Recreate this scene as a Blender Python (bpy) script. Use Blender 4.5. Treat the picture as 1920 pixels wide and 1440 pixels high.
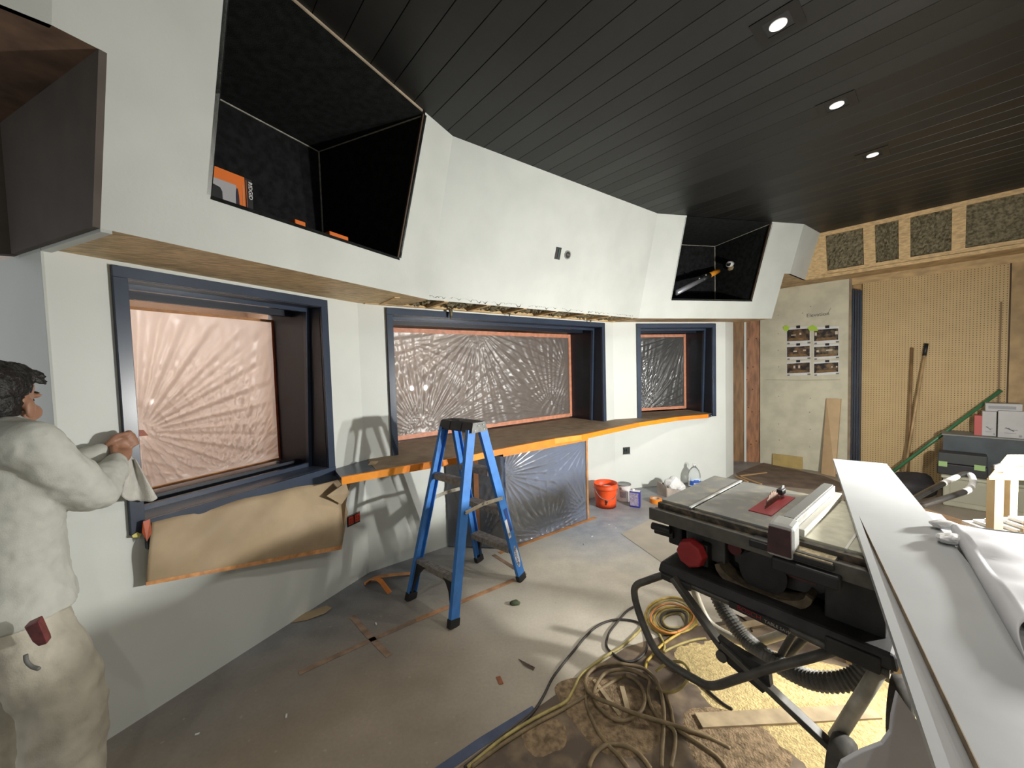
import bpy, bmesh, math, random
import numpy as np
from mathutils import Vector, Matrix
random.seed(7); rng = np.random.default_rng(11)
for _o in list(bpy.data.objects): bpy.data.objects.remove(_o)
scene = bpy.context.scene
COL = scene.collection
# ------------------------------------------------------------------ camera
F_PX, PITCH, ROLL, CAM_H = 715.0, math.radians(2.5), math.radians(1.6), 1.6
V = lambda *a: np.array(a, float)
_fwd = V(0, math.cos(PITCH), -math.sin(PITCH)); _r0 = V(1, 0, 0); _d0 = np.cross(_fwd, _r0)
_right = math.cos(ROLL)*_r0 + math.sin(ROLL)*_d0
_down = -math.sin(ROLL)*_r0 + math.cos(ROLL)*_d0
EYE = V(0, 0, CAM_H)
cam_data = bpy.data.cameras.new('camera'); cam = bpy.data.objects.new('camera', cam_data); COL.objects.link(cam)
cam_data.sensor_width = 36.0; cam_data.lens = F_PX/1920*36.0; cam_data.clip_start = .02
cam.matrix_world = Matrix(((_right[0], -_down[0], -_fwd[0], 0), (_right[1], -_down[1], -_fwd[1], 0), (_right[2], -_down[2], -_fwd[2], CAM_H), (0, 0, 0, 1)))
scene.camera = cam
# ------------------------------------------------------------------ world, view, room lights
world = bpy.data.worlds.new('world'); scene.world = world; world.use_nodes = True
world.node_tree.nodes['Background'].inputs[0].default_value = (.95, .98, 1.0, 1)
world.node_tree.nodes['Background'].inputs[1].default_value = .92
vs_ = scene.view_settings; vs_.view_transform = 'Standard'; vs_.look = 'None'; vs_.gamma = 1.0; vs_.use_curve_mapping = False; vs_.exposure = 0.0
WORK_W, LOW_W, DOWN_W, BOOTH_W = 87.0, 44.0, 54.0, 16.0
LAMP_HEADS = [(2.69, 1.49, 1.225), (2.79, 1.775, 1.225)]
def lamp(name, kind, loc, power, color=(1, 1, 1), size=.1, target=None, spot=None, blend=.5, parent=None):
    d = bpy.data.lights.new(name, kind); d.energy = power; d.color = color
    if kind == 'AREA': d.shape = 'SQUARE'; d.size = size
    else: d.shadow_soft_size = size
    if kind == 'SPOT': d.spot_size = spot; d.spot_blend = blend
    o = bpy.data.objects.new(name, d); COL.objects.link(o); o.location = loc
    if target is not None: o.rotation_euler = (Vector(target)-Vector(loc)).to_track_quat('-Z', 'Y').to_euler()
    return o
# ------------------------------------------------------------------ picture geometry -> room geometry
def ray(x, y): return _right*((x-960)/F_PX) + _down*((y-720)/F_PX) + _fwd
def at_z(x, y, z=0.0):
    d = ray(x, y); return EYE + d*((z-CAM_H)/d[2])
def at_plane(x, y, p, n):
    d = ray(x, y); return EYE + d*(np.dot(np.asarray(p)-EYE, n)/np.dot(d, n))
def at_y(x, y, Y):
    d = ray(x, y); return EYE + d*(Y/d[1])
def azd(a): a = math.radians(a); return V(math.sin(a), math.cos(a), 0)
Z = V(0, 0, 1)
class Frame:
    """vertical plane: s along the wall, d out into the room, z up"""
    def __init__(s, a, az=None, b=None):
        s.a = V(a[0], a[1], 0)
        if b is not None:
            t = V(b[0], b[1], 0)-s.a; s.len = np.linalg.norm(t); s.t = t/s.len
        else: s.t = azd(az); s.len = 0
        s.n = V(s.t[1], -s.t[0], 0)
    def p(f, s, d, z): return f.a + f.t*s + f.n*d + Z*z
    def px(f, x, y, d=0.0): return at_plane(x, y, f.a+f.n*d, f.n)
    def sz(f, x, y, d=0.0):
        q = f.px(x, y, d); return float(np.dot(q-f.a, f.t)), float(q[2])
# ------------------------------------------------------------------ materials
_mats = {}
def mat(name, col, rough=.6, metal=0.0, var=0.0, scale=8.0, bump=0.0, bscale=None, spec=.5, stretch=None, col2=None, emit=None, coat=0.0, alpha=None, ramp=(.35, .65), detail=4.0, trans=0.0, ior=1.45):
    if name in _mats: return _mats[name]
    m = bpy.data.materials.new(name); m.use_nodes = True; nt = m.node_tree; b = nt.nodes['Principled BSDF']
    b.inputs['Roughness'].default_value = rough; b.inputs['Metallic'].default_value = metal
    b.inputs['Specular IOR Level'].default_value = spec; b.inputs['Base Color'].default_value = (*col, 1)
    if coat: b.inputs['Coat Weight'].default_value = coat
    if trans: b.inputs['Transmission Weight'].default_value = trans; b.inputs['IOR'].default_value = ior
    if emit: b.inputs['Emission Color'].default_value = (*emit[0], 1); b.inputs['Emission Strength'].default_value = emit[1]
    if alpha is not None: b.inputs['Alpha'].default_value = alpha
    if var or bump or col2:
        g = nt.nodes.new('ShaderNodeNewGeometry'); src = g.outputs['Position']
        if stretch:
            mp = nt.nodes.new('ShaderNodeMapping'); mp.inputs['Rotation'].default_value = (0, 0, stretch[3] if len(stretch) > 3 else 0)
            mp.vector_type = 'TEXTURE' if len(stretch) > 3 else 'POINT'
            if len(stretch) > 3: mp.inputs['Scale'].default_value = tuple(1.0/q for q in stretch[:3])
            else: mp.inputs['Scale'].default_value = stretch[:3]
            nt.links.new(src, mp.inputs[0]); src = mp.outputs[0]
    if var or col2:
        n = nt.nodes.new('ShaderNodeTexNoise'); n.inputs['Scale'].default_value = scale; n.inputs['Detail'].default_value = detail
        nt.links.new(src, n.inputs['Vector'])
        r = nt.nodes.new('ShaderNodeValToRGB'); r.color_ramp.elements[0].position = ramp[0]; r.color_ramp.elements[1].position = ramp[1]
        c1 = [max(0, c*(1-var)) for c in col]; c2 = col2 if col2 else [min(1, c*(1+var)) for c in col]
        r.color_ramp.elements[0].color = (*c1, 1); r.color_ramp.elements[1].color = (*c2, 1)
        nt.links.new(n.outputs['Fac'], r.inputs[0]); nt.links.new(r.outputs[0], b.inputs['Base Color'])
    if bump:
        n2 = nt.nodes.new('ShaderNodeTexNoise'); n2.inputs['Scale'].default_value = bscale or scale*4; n2.inputs['Detail'].default_value = 3
        nt.links.new(src, n2.inputs['Vector'])
        bp = nt.nodes.new('ShaderNodeBump'); bp.inputs['Strength'].default_value = bump; bp.inputs['Distance'].default_value = .01
        nt.links.new(n2.outputs['Fac'], bp.inputs['Height']); nt.links.new(bp.outputs[0], b.inputs['Normal'])
    _mats[name] = m; return m
def film_mat(name, tint, see=.45, glow=.35, rough=.25, ior=1.5):
    if name in _mats: return _mats[name]
    m = bpy.data.materials.new(name); m.use_nodes = True; nt = m.node_tree; nt.nodes.remove(nt.nodes['Principled BSDF'])
    out = nt.nodes['Material Output']; tr = nt.nodes.new('ShaderNodeBsdfTransparent'); tl = nt.nodes.new('ShaderNodeBsdfTranslucent'); gl = nt.nodes.new('ShaderNodeBsdfGlossy'); df = nt.nodes.new('ShaderNodeBsdfDiffuse')
    tl.inputs[0].default_value = (*tint, 1); tr.inputs[0].default_value = (.92, .9, .88, 1); gl.inputs['Roughness'].default_value = rough; gl.inputs[0].default_value = (.9, .9, .9, 1)
    df.inputs[0].default_value = (.75, .74, .72, 1)
    a = nt.nodes.new('ShaderNodeMixShader'); a.inputs[0].default_value = see/(see+glow) if see+glow else 0
    nt.links.new(tl.outputs[0], a.inputs[1]); nt.links.new(tr.outputs[0], a.inputs[2])
    c = nt.nodes.new('ShaderNodeMixShader'); c.inputs[0].default_value = .10; nt.links.new(a.outputs[0], c.inputs[1]); nt.links.new(df.outputs[0], c.inputs[2])
    fr = nt.nodes.new('ShaderNodeFresnel'); fr.inputs[0].default_value = ior
    d = nt.nodes.new('ShaderNodeMixShader'); nt.links.new(fr.outputs[0], d.inputs[0]); nt.links.new(c.outputs[0], d.inputs[1]); nt.links.new(gl.outputs[0], d.inputs[2])
    nt.links.new(d.outputs[0], out.inputs[0]); _mats[name] = m; return m
# ------------------------------------------------------------------ mesh builder
class MB:
    def __init__(s): s.v = []; s.f = []
    def add(s, vs, fs):
        o = len(s.v); s.v += [tuple(map(float, q)) for q in vs]; s.f += [tuple(i+o for i in f) for f in fs]; return s
    def hexa(s, p):  # 8 points: bottom 4 ccw, top 4
        return s.add(p, [(3, 2, 1, 0), (4, 5, 6, 7), (0, 1, 5, 4), (1, 2, 6, 5), (2, 3, 7, 6), (3, 0, 4, 7)])
    def fbox(s, fr, s0, s1, d0, d1, z0, z1):
        return s.hexa([fr.p(s0, d0, z0), fr.p(s1, d0, z0), fr.p(s1, d1, z0), fr.p(s0, d1, z0), fr.p(s0, d0, z1), fr.p(s1, d0, z1), fr.p(s1, d1, z1), fr.p(s0, d1, z1)])
    def box(s, c, size, rz=0.0, tilt=None):
        h = [q/2 for q in size]; m = Matrix.Rotation(rz, 3, 'Z')
        if tilt: m = m @ Matrix.Rotation(tilt[0], 3, 'X') @ Matrix.Rotation(tilt[1], 3, 'Y')
        P = [Vector(c) + m @ Vector((x*h[0], y*h[1], z*h[2])) for z in (-1, 1) for (x, y) in ((-1, -1), (1, -1), (1, 1), (-1, 1))]
        return s.hexa(P)
    def prism(s, poly, off):
        n = len(poly); off = np.asarray(off, float); P = [np.asarray(q, float) for q in poly]
        return s.add(P + [q+off for q in P], [tuple(range(n)), tuple(range(2*n-1, n-1, -1))] + [(i, i+n, (i+1) % n+n, (i+1) % n) for i in range(n)])
    def bar(s, a, b, w, h, up=(0, 0, 1)):
        a = np.asarray(a, float); b = np.asarray(b, float); t = (b-a)/np.linalg.norm(b-a); up = np.asarray(up, float)
        x = np.cross(t, up); x /= np.linalg.norm(x); y = np.cross(x, t)
        P = []
        for e in (a, b):
            for (i, j) in ((-1, -1), (1, -1), (1, 1), (-1, 1)): P.append(e + x*w/2*i + y*h/2*j)
        return s.hexa([P[0], P[1], P[2], P[3], P[4], P[5], P[6], P[7]])
    def tube(s, pts, r, seg=8, cap=True, ribs=None):
        P = [np.asarray(q, float) for q in pts]; n = len(P); o = len(s.v)
        R = r if hasattr(r, '__len__') else [r]*n
        prev = None
        for i in range(n):
            t = P[min(i+1, n-1)]-P[max(i-1, 0)]; t = t/(np.linalg.norm(t)+1e-9)
            if prev is None:
                x = np.cross(t, (0, 0, 1)); 
                if np.linalg.norm(x) < 1e-3: x = np.cross(t, (1, 0, 0))
            else: x = prev - t*np.dot(prev, t)
            x = x/(np.linalg.norm(x)+1e-9); prev = x; y = np.cross(t, x)
            for k in range(seg):
                a = 2*math.pi*k/seg; s.v.append(tuple(P[i] + R[i]*(math.cos(a)*x + math.sin(a)*y)))
        for i in range(n-1):
            for k in range(seg):
                s.f.append((o+i*seg+k, o+i*seg+(k+1) % seg, o+(i+1)*seg+(k+1) % seg, o+(i+1)*seg+k))
        if cap: s.f.append(tuple(o+k for k in range(seg-1, -1, -1))); s.f.append(tuple(o+(n-1)*seg+k for k in range(seg)))
        return s
    def lathe(s, c, prof, seg=24, axis=None, closed=True):
        c = np.asarray(c, float); ax = np.asarray(axis if axis is not None else (0, 0, 1), float); ax = ax/np.linalg.norm(ax)
        x = np.cross(ax, (0, 1, 0)); 
        if np.linalg.norm(x) < 1e-3: x = np.cross(ax, (1, 0, 0))
        x /= np.linalg.norm(x); y = np.cross(ax, x); o = len(s.v)
        for (r, h) in prof:
            for k in range(seg):
                a = 2*math.pi*k/seg; s.v.append(tuple(c + ax*h + r*(math.cos(a)*x+math.sin(a)*y)))
        for i in range(len(prof)-1):
            for k in range(seg): s.f.append((o+i*seg+k, o+i*seg+(k+1) % seg, o+(i+1)*seg+(k+1) % seg, o+(i+1)*seg+k))
        if closed:
            s.f.append(tuple(o+k for k in range(seg-1, -1, -1))); e = o+(len(prof)-1)*seg; s.f.append(tuple(e+k for k in range(seg)))
        return s
    def grid(s, nu, nv, fn):
        o = len(s.v)
        for j in range(nv+1):
            for i in range(nu+1): s.v.append(tuple(fn(i/nu, j/nv)))
        for j in range(nv):
            for i in range(nu):
                a = o+j*(nu+1)+i; s.f.append((a, a+1, a+nu+2, a+nu+1))
        return s
    def sphere(s, c, r, seg=12, rings=8):
        r = r if hasattr(r, '__len__') else (r, r, r); o = len(s.v); c = np.asarray(c, float)
        for j in range(rings+1):
            th = math.pi*j/rings
            for k in range(seg):
                a = 2*math.pi*k/seg; s.v.append((c[0]+r[0]*math.sin(th)*math.cos(a), c[1]+r[1]*math.sin(th)*math.sin(a), c[2]+r[2]*math.cos(th)))
        for j in range(rings):
            for k in range(seg): s.f.append((o+j*seg+k, o+(j+1)*seg+k, o+(j+1)*seg+(k+1) % seg, o+j*seg+(k+1) % seg))
        return s
    def build(s, name, m, parent=None, smooth=False, bevel=0.0, solid=0.0, fix=True):
        off = V(*parent['_o']) if parent is not None else None
        if off is None:
            a = np.array(s.v); off = V((a[:, 0].min()+a[:, 0].max())/2, (a[:, 1].min()+a[:, 1].max())/2, a[:, 2].min())
        me = bpy.data.meshes.new(name); me.from_pydata([tuple(np.asarray(q)-off) for q in s.v], [], s.f); me.update()
        if fix:
            bm = bmesh.new(); bm.from_mesh(me); bmesh.ops.recalc_face_normals(bm, faces=bm.faces); bm.to_mesh(me); bm.free()
        if smooth: me.polygons.foreach_set('use_smooth', [True]*len(me.polygons))
        for q in (m if isinstance(m, (list, tuple)) else [m]): me.materials.append(q)
        o = bpy.data.objects.new(name, me); COL.objects.link(o)
        if parent is not None: o.parent = parent; o['_o'] = tuple(off)
        else: o.location = tuple(off); o['_o'] = tuple(off)
        if bevel:
            bv = o.modifiers.new('bevel', 'BEVEL'); bv.width = bevel; bv.segments = 2; bv.limit_method = 'ANGLE'; bv.angle_limit = math.radians(40)
        if solid:
            sd = o.modifiers.new('thick', 'SOLIDIFY'); sd.thickness = solid; sd.offset = 0
        return o
def tag(o, label, cat, group=None):
    o['label'] = label; o['category'] = cat
    if group: o['group'] = group
    return o
def thing(name, loc, label, cat, group=None):
    o = bpy.data.objects.new(name, None); COL.objects.link(o); o.location = tuple(map(float, loc)); o['_o'] = tuple(map(float, loc)); o.empty_display_size = .1
    return tag(o, label, cat, group)
def struct(o, label=None):
    o['kind'] = 'structure'
    if label: o['label'] = label
    return o
def sroot(name, loc, label=None):
    o = bpy.data.objects.new(name, None); COL.objects.link(o); o.location = tuple(map(float, loc)); o['_o'] = tuple(map(float, loc)); return struct(o, label)
def spline(pts, n=8, closed=False):
    P = [np.asarray(q, float) for q in pts]; out = []; N = len(P)
    for i in range(N if closed else N-1):
        if closed: p0, p1, p2, p3 = P[i-1], P[i], P[(i+1) % N], P[(i+2) % N]
        else: p0, p1, p2, p3 = P[max(i-1, 0)], P[i], P[i+1], P[min(i+2, N-1)]
        for k in range(n):
            t = k/n; out.append(.5*((2*p1)+(-p0+p2)*t+(2*p0-5*p1+4*p2-p3)*t*t+(-p0+3*p1-3*p2+p3)*t**3))
    if not closed: out.append(P[-1])
    return out
def text_obj(name, body, m, parent, origin, xdir, ydir, size, ext=.0006):
    cu = bpy.data.curves.new(name, 'FONT'); cu.body = body; cu.size = size; cu.extrude = ext; cu.align_x = 'LEFT'; cu.align_y = 'BOTTOM'; cu.materials.append(m)
    x = np.asarray(xdir, float); x = x/np.linalg.norm(x); y = np.asarray(ydir, float); y = y - x*np.dot(x, y); y = y/np.linalg.norm(y); z = np.cross(x, y); o3 = np.asarray(origin, float)-V(*parent['_o'])
    to = bpy.data.objects.new(name+'_tmp', cu); COL.objects.link(to)
    dg = bpy.context.evaluated_depsgraph_get(); dg.update()
    me = bpy.data.meshes.new_from_object(to.evaluated_get(dg)); bpy.data.objects.remove(to); bpy.data.curves.remove(cu)
    o = bpy.data.objects.new(name, me); COL.objects.link(o); o.parent = parent; o['_o'] = parent['_o']
    o.matrix_local = Matrix(((x[0], y[0], z[0], o3[0]), (x[1], y[1], z[1], o3[1]), (x[2], y[2], z[2], o3[2]), (0, 0, 0, 1)))
    return o
def dup(o, shift, label=None, parent=None):
    c = o.copy(); COL.objects.link(c)
    if parent is not None: c.parent = parent
    else: c.location = tuple(V(*o.location)+np.asarray(shift, float)); c['_o'] = tuple(c.location)
    if label: c['label'] = label
    for ch in [q for q in bpy.data.objects if q.parent == o]: dup(ch, (0, 0, 0), None, c)
    return c
# ------------------------------------------------------------------ palette
WHITE = mat('white_wall_paint', (.515, .535, .50), .55, var=.05, scale=3.0, bump=.05, bscale=60)
WHITE2 = mat('white_wall_paint_smooth', (.63, .655, .62), .5, var=.03, scale=2.5, bump=.03, bscale=70)
NAVY = mat('navy_blue_gloss_paint', (.032, .047, .078), .28, var=.12, scale=5)
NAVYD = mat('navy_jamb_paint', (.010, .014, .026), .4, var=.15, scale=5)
PLY = mat('plywood_board', (.36, .24, .12), .65, var=.35, scale=14, stretch=(1, 1, 1), bump=.05)
PLYW = mat('plywood_dark', (.25, .13, .06), .6, var=.4, scale=9, stretch=(3, 3, .5))
PINE = mat('pine_framing', (.56, .38, .18), .65, var=.22, scale=10, stretch=(2, 2, 6), bump=.05)
BLACKC = mat('black_ceiling_paint', (.010, .011, .010), .42, var=.15, scale=2)
FABRIC = mat('black_acoustic_fabric', (.008, .009, .009), .85, var=.5, scale=22, bump=.4, bscale=180, spec=.2)
SEAM = mat('grey_caulk_seam', (.33, .31, .26), .7, var=.2, scale=30)
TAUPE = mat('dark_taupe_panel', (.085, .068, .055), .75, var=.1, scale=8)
INSUL = mat('mineral_wool', (.17, .145, .09), .95, var=.45, scale=40, bump=.9, bscale=90, spec=.1)
DRY = mat('bare_drywall', (.60, .565, .43), .8, var=.10, scale=5, bump=.05)
KRAFT = mat('kraft_paper', (.36, .27, .165), .65, var=.10, scale=6, bump=.08, bscale=14)
KRAFTD = mat('dusty_kraft_paper', (.25, .185, .12), .7, var=.2, scale=9, bump=.06)
ORANGE = mat('orange_masking_tape', (.80, .25, .02), .5, var=.10, scale=12)
ORANGED = mat('faded_orange_tape', (.48, .22, .08), .6, var=.2, scale=15)
PINKT = mat('pink_orange_tape', (.62, .26, .15), .5, var=.15, scale=20)
REDT = mat('red_orange_tape', (.38, .07, .02), .5, var=.2, scale=20)
BLACKM = mat('black_plastic', (.012, .012, .013), .5, var=.2, scale=10)
GREYM = mat('grey_metal', (.30, .30, .29), .4, metal=.7, var=.15, scale=20)
CHROME = mat('zinc_metal', (.55, .53, .45), .35, metal=.85, var=.15, scale=25)
GLASS = mat('window_glass', (.9, .92, .92), .02, trans=1.0)
WHITEP = mat('white_paper', (.70, .70, .69), .6, var=.05, scale=15)
# ================================================================== THE SETTING
ZC, ZS, ZH = 3.2, 2.13, 2.66
A0, B0, C0, D0 = (-1.871, 1.552), (-1.177, 2.973), (1.281, 4.796), (2.891, 5.156)
F1, F2, F3 = Frame(A0, b=B0), Frame(B0, b=C0), Frame(C0, b=D0)
RET = Frame((-2.795, 1.936), b=A0)                     # return at the left end (faces the camera)
WR0 = at_z(1489, 877); WR = Frame(WR0[:2]+azd(319)[:2]*.42, az=139)     # right-hand side wall
# ---- floor
def floor_mat():
    m = bpy.data.materials.new('dusty_floor_protection'); m.use_nodes = True; nt = m.node_tree; b = nt.nodes['Principled BSDF']; L = nt.links.new
    b.inputs['Roughness'].default_value = .5; b.inputs['Specular IOR Level'].default_value = .35
    g = nt.nodes.new('ShaderNodeNewGeometry')
    def noise(sc, det=5):
        n = nt.nodes.new('ShaderNodeTexNoise'); n.inputs['Scale'].default_value = sc; n.inputs['Detail'].default_value = det; L(g.outputs['Position'], n.inputs['Vector']); return n.outputs['Fac']
    def ramp(fac, p0, c0, p1, c1):
        r = nt.nodes.new('ShaderNodeValToRGB'); e = r.color_ramp.elements; e[0].position = p0; e[0].color = (*c0, 1); e[1].position = p1; e[1].color = (*c1, 1); L(fac, r.inputs[0]); return r.outputs[0]
    def mix(f, a, c):
        x = nt.nodes.new('ShaderNodeMix'); x.data_type = 'RGBA'; L(f, x.inputs[0]); L(a, x.inputs[6]); L(c, x.inputs[7]); return x.outputs[2]
    def math_(op, a, c):
        x = nt.nodes.new('ShaderNodeMath'); x.operation = op
        for i, q in enumerate((a, c)):
            if isinstance(q, (int, float)): x.inputs[i].default_value = q
            else: L(q, x.inputs[i])
        return x.outputs[0]
    def blob(c, rad, soft, wob=.5):
        d = nt.nodes.new('ShaderNodeVectorMath'); d.operation = 'DISTANCE'; L(g.outputs['Position'], d.inputs[0]); d.inputs[1].default_value = (c[0], c[1], 0)
        v = math_('ADD', d.outputs['Value'], math_('MULTIPLY', math_('SUBTRACT', noise(3.0), .5), wob))
        mr = nt.nodes.new('ShaderNodeMapRange'); mr.inputs[1].default_value = rad-soft; mr.inputs[2].default_value = rad+soft; mr.inputs[3].default_value = 1; mr.inputs[4].default_value = 0; L(v, mr.inputs[0]); return mr.outputs[0]
    base = ramp(noise(2.2, 6), .35, (.235, .195, .15), .68, (.33, .28, .22))
    grain = ramp(noise(60, 3), .3, (.94, .94, .94), .7, (1.04, 1.04, 1.04))
    # band of grey-blue overspray following the foot of the wall
    dot = nt.nodes.new('ShaderNodeVectorMath'); dot.operation = 'DOT_PRODUCT'; L(g.outputs['Position'], dot.inputs[0]); nv = F2.n; dot.inputs[1].default_value = tuple(nv)
    off = float(np.dot(nv, F2.a)); dist = math_('SUBTRACT', dot.outputs['Value'], off)
    mr = nt.nodes.new('ShaderNodeMapRange'); mr.inputs[1].default_value = .15; mr.inputs[2].default_value = 1.15; mr.inputs[3].default_value = 1; mr.inputs[4].default_value = 0
    L(math_('ADD', dist, math_('MULTIPLY', math_('SUBTRACT', noise(2.5), .5), 1.0)), mr.inputs[0])
    spray = ramp(noise(5, 5), .3, (.15, .165, .19), .7, (.26, .28, .315))
    c = mix(math_('MULTIPLY', mr.outputs[0], .85), base, spray)
    c = mix(math_('MULTIPLY', blob(at_z(1120, 1085), 1.0, .55, .6), .9), c, ramp(noise(6, 5), .3, (.60, .555, .46), .7, (.72, .67, .56)))  # pale dust patch, also painting the work light's bright pool into the floor colour
    bc = at_z(1125, 990)
    c = mix(math_('MULTIPLY', blob(bc, .50, .35, .7), .85), c, ramp(noise(9, 5), .35, (.24, .285, .36), .7, (.38, .42, .47)))
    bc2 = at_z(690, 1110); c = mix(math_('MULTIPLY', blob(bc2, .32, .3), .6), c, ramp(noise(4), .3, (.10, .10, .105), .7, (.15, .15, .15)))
    speck = ramp(noise(34, 1), .74, (0, 0, 0), .76, (1, 1, 1)); c = mix(math_('MULTIPLY', speck, .35), c, ramp(noise(4), .3, (.4, .38, .34), .7, (.45, .43, .4)))
    mm = nt.nodes.new('ShaderNodeMix'); mm.data_type = 'RGBA'; mm.blend_type = 'MULTIPLY'; mm.inputs[0].default_value = 1; L(c, mm.inputs[6]); L(grain, mm.inputs[7])
    L(mm.outputs[2], b.inputs['Base Color'])
    bp = nt.nodes.new('ShaderNodeBump'); bp.inputs['Strength'].default_value = .04; bp.inputs['Distance'].default_value = .01; L(noise(25), bp.inputs['Height']); L(bp.outputs[0], b.inputs['Normal'])
    return m
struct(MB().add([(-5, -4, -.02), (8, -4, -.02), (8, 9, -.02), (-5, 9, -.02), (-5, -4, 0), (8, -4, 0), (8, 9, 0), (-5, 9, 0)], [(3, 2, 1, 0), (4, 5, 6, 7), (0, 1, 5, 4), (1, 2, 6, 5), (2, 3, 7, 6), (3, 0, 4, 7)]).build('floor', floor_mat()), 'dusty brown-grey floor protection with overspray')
# ---- ceiling of black planks
pd = azd(138.7); pn = V(-pd[1], pd[0], 0); pn = pn if pn[0] > 0 else -pn
PITCHP, PHASE = .1527, 1.298
ceil = sroot('ceiling', (0, 0, ZC), 'black painted plank ceiling')
struct(MB().add([(-5, -4, ZC+.03), (8, -4, ZC+.03), (8, 9, ZC+.03), (-5, 9, ZC+.03), (-5, -4, ZC+.06), (8, -4, ZC+.06), (8, 9, ZC+.06), (-5, 9, ZC+.06)], [(0, 1, 2, 3), (7, 6, 5, 4), (0, 4, 5, 1), (1, 5, 6, 2), (2, 6, 7, 3), (3, 7, 4, 0)]).build('ceiling_deck', BLACKM, ceil))
g = .0012
PLM = [mat('black_plank_%d' % i, (.0046+.0008*i, .0050+.0008*i, .0047+.0007*i), .45+.04*i, var=.15, scale=3, stretch=(8, 8, 1)) for i in range(3)]
plank_mesh = {}
for i in range(-14, 34):
    c0 = PHASE + PITCHP*i; c = c0 + PITCHP/2
    k = i % 3
    if k not in plank_mesh:
        w = PITCHP/2-g; L_ = 5.5
        P = [(-L_, -w, .03), (L_, -w, .03), (L_, w, .03), (-L_, w, .03), (-L_, -w, .002), (L_, -w, .002), (L_, w, .002), (-L_, w, .002), (-L_, -w+.0016, 0), (L_, -w+.0016, 0), (L_, w-.0016, 0), (-L_, w-.0016, 0)]
        me = bpy.data.meshes.new('plank'); me.from_pydata(P, [], [(8, 9, 10, 11)[::-1], (0, 1, 5, 4)[::-1], (4, 5, 9, 8)[::-1], (2, 3, 7, 6)[::-1], (6, 7, 11, 10)[::-1], (0, 4, 8, 11, 7, 3)[::-1], (1, 2, 6, 10, 9, 5)[::-1]]); me.update(); me.materials.append(PLM[k]); plank_mesh[k] = me
    o = bpy.data.objects.new('plank', plank_mesh[k]); COL.objects.link(o); o.parent = ceil
    ctr = pn*c + pd*(-1.4); o.location = (ctr[0], ctr[1], 0); o.rotation_euler = (0, 0, math.atan2(pd[1], pd[0]))
# ---- lower walls with window openings
def holed(name, fr, s0, s1, z0, z1, holes, m, th=.12, label=None):
    mb = MB(); S = sorted({s0, s1, *[h[0] for h in holes], *[h[1] for h in holes]}); Zs = sorted({z0, z1, *[h[2] for h in holes], *[h[3] for h in holes]})
    for i in range(len(S)-1):
        for j in range(len(Zs)-1):
            cs, cz = (S[i]+S[i+1])/2, (Zs[j]+Zs[j+1])/2
            if any(h[0] < cs < h[1] and h[2] < cz < h[3] for h in holes): continue
            mb.fbox(fr, S[i], S[i+1], -th, 0, Zs[j], Zs[j+1])
    return struct(mb.build(name, m), label)
W1 = (.197, 1.298, .875, 2.108); W2 = (.215, 2.886, .895, 2.108); W3 = (.32, 1.484, .868, 2.107)
IN = .012
def inner(w, c=.052): return (w[0]+c, w[1]-c, w[2]+(c if w is W1 else .01), w[3]-c)
holed('wall_left', F1, 0, F1.len, 0, ZS, [tuple(inner(W1))], WHITE2, label='white painted wall with the large left window')
holed('wall_front', F2, 0, F2.len, 0, ZS, [tuple(inner(W2))], WHITE2, label='white painted wall with the wide middle window')
holed('wall_right', F3, 0, F3.len, 0, ZS, [tuple(inner(W3))], WHITE2, label='white painted wall with the narrow right window')
struct(MB().fbox(RET, -.5, RET.len, -.12, 0, 0, ZS).build('wall_far_left', WHITE2), 'white return wall beside the worker')
E0 = (3.105, 5.345); RR = Frame(D0, b=E0)
struct(MB().fbox(RR, -.0, RR.len, -.10, 0, 0, ZS+.02).build('wall_return', WHITE2), 'narrow white wall end')
# corner beads
for nm, fr, s in (('trim_1', F1, -.003),):
    struct(MB().fbox(fr, s, s+.008, -.003, .004, 0, ZS).build(nm, WHITE), 'thin white corner bead')
# ---- recess at the far right: plywood faced wall, then bare drywall
rc0, rc1 = at_z(1372, 864), at_z(1431, 867)
RC = Frame(rc0[:2], b=rc1[:2])
rec = sroot('wall_recess', tuple(rc0), 'plywood faced recess wall beside the drywall')
sA = RC.sz(1395, 750)[0]; sB = RC.sz(1399, 750)[0]
MB().fbox(RC, -.5, sA, -.05, 0, 0, 2.66).build('plywood_panel', mat('brown_plywood', (.25, .135, .055), .6, var=.3, scale=6, stretch=(4, 4, .6)), rec)
MB().fbox(RC, sA, sB, -.05, .01, 0, 2.66).build('white_strip', WHITE2, rec)
MB().fbox(RC, sB, RC.len, -.05, 0, 0, 2.66).build('plywood_panel', mat('red_brown_plywood', (.30, .135, .06), .6, var=.35, scale=7, stretch=(3, 3, .7)), rec)
for (x, y) in ((1403, 636), (1418, 635), (1400, 712), (1412, 688), (1403, 764), (1410, 772), (1425, 771), (1411, 730), (1408, 833), (1418, 827), (1402, 690)):
    q = RC.px(x, y); MB().lathe(q+RC.n*.0, [(.010, 0), (.009, .0012)], 8, RC.n).build('knot', mat('dark_knot', (.07, .03, .015), .7), rec)
s_dry = WR.sz(1591, 640)[0]
struct(MB().fbox(WR, -.02, s_dry, -.06, 0, 0, 2.66).build('wall_drywall', DRY), 'bare grey drywall carrying taped photo prints')
struct(MB().fbox(WR, s_dry, 6.5, -.10, -.04, 0, 2.66).build('wall_side', mat('wood_sheathing', (.36, .23, .10), .7, var=.25, scale=6, stretch=(2, 2, .6))), 'wood sheathed side wall behind the pegboard')
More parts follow.
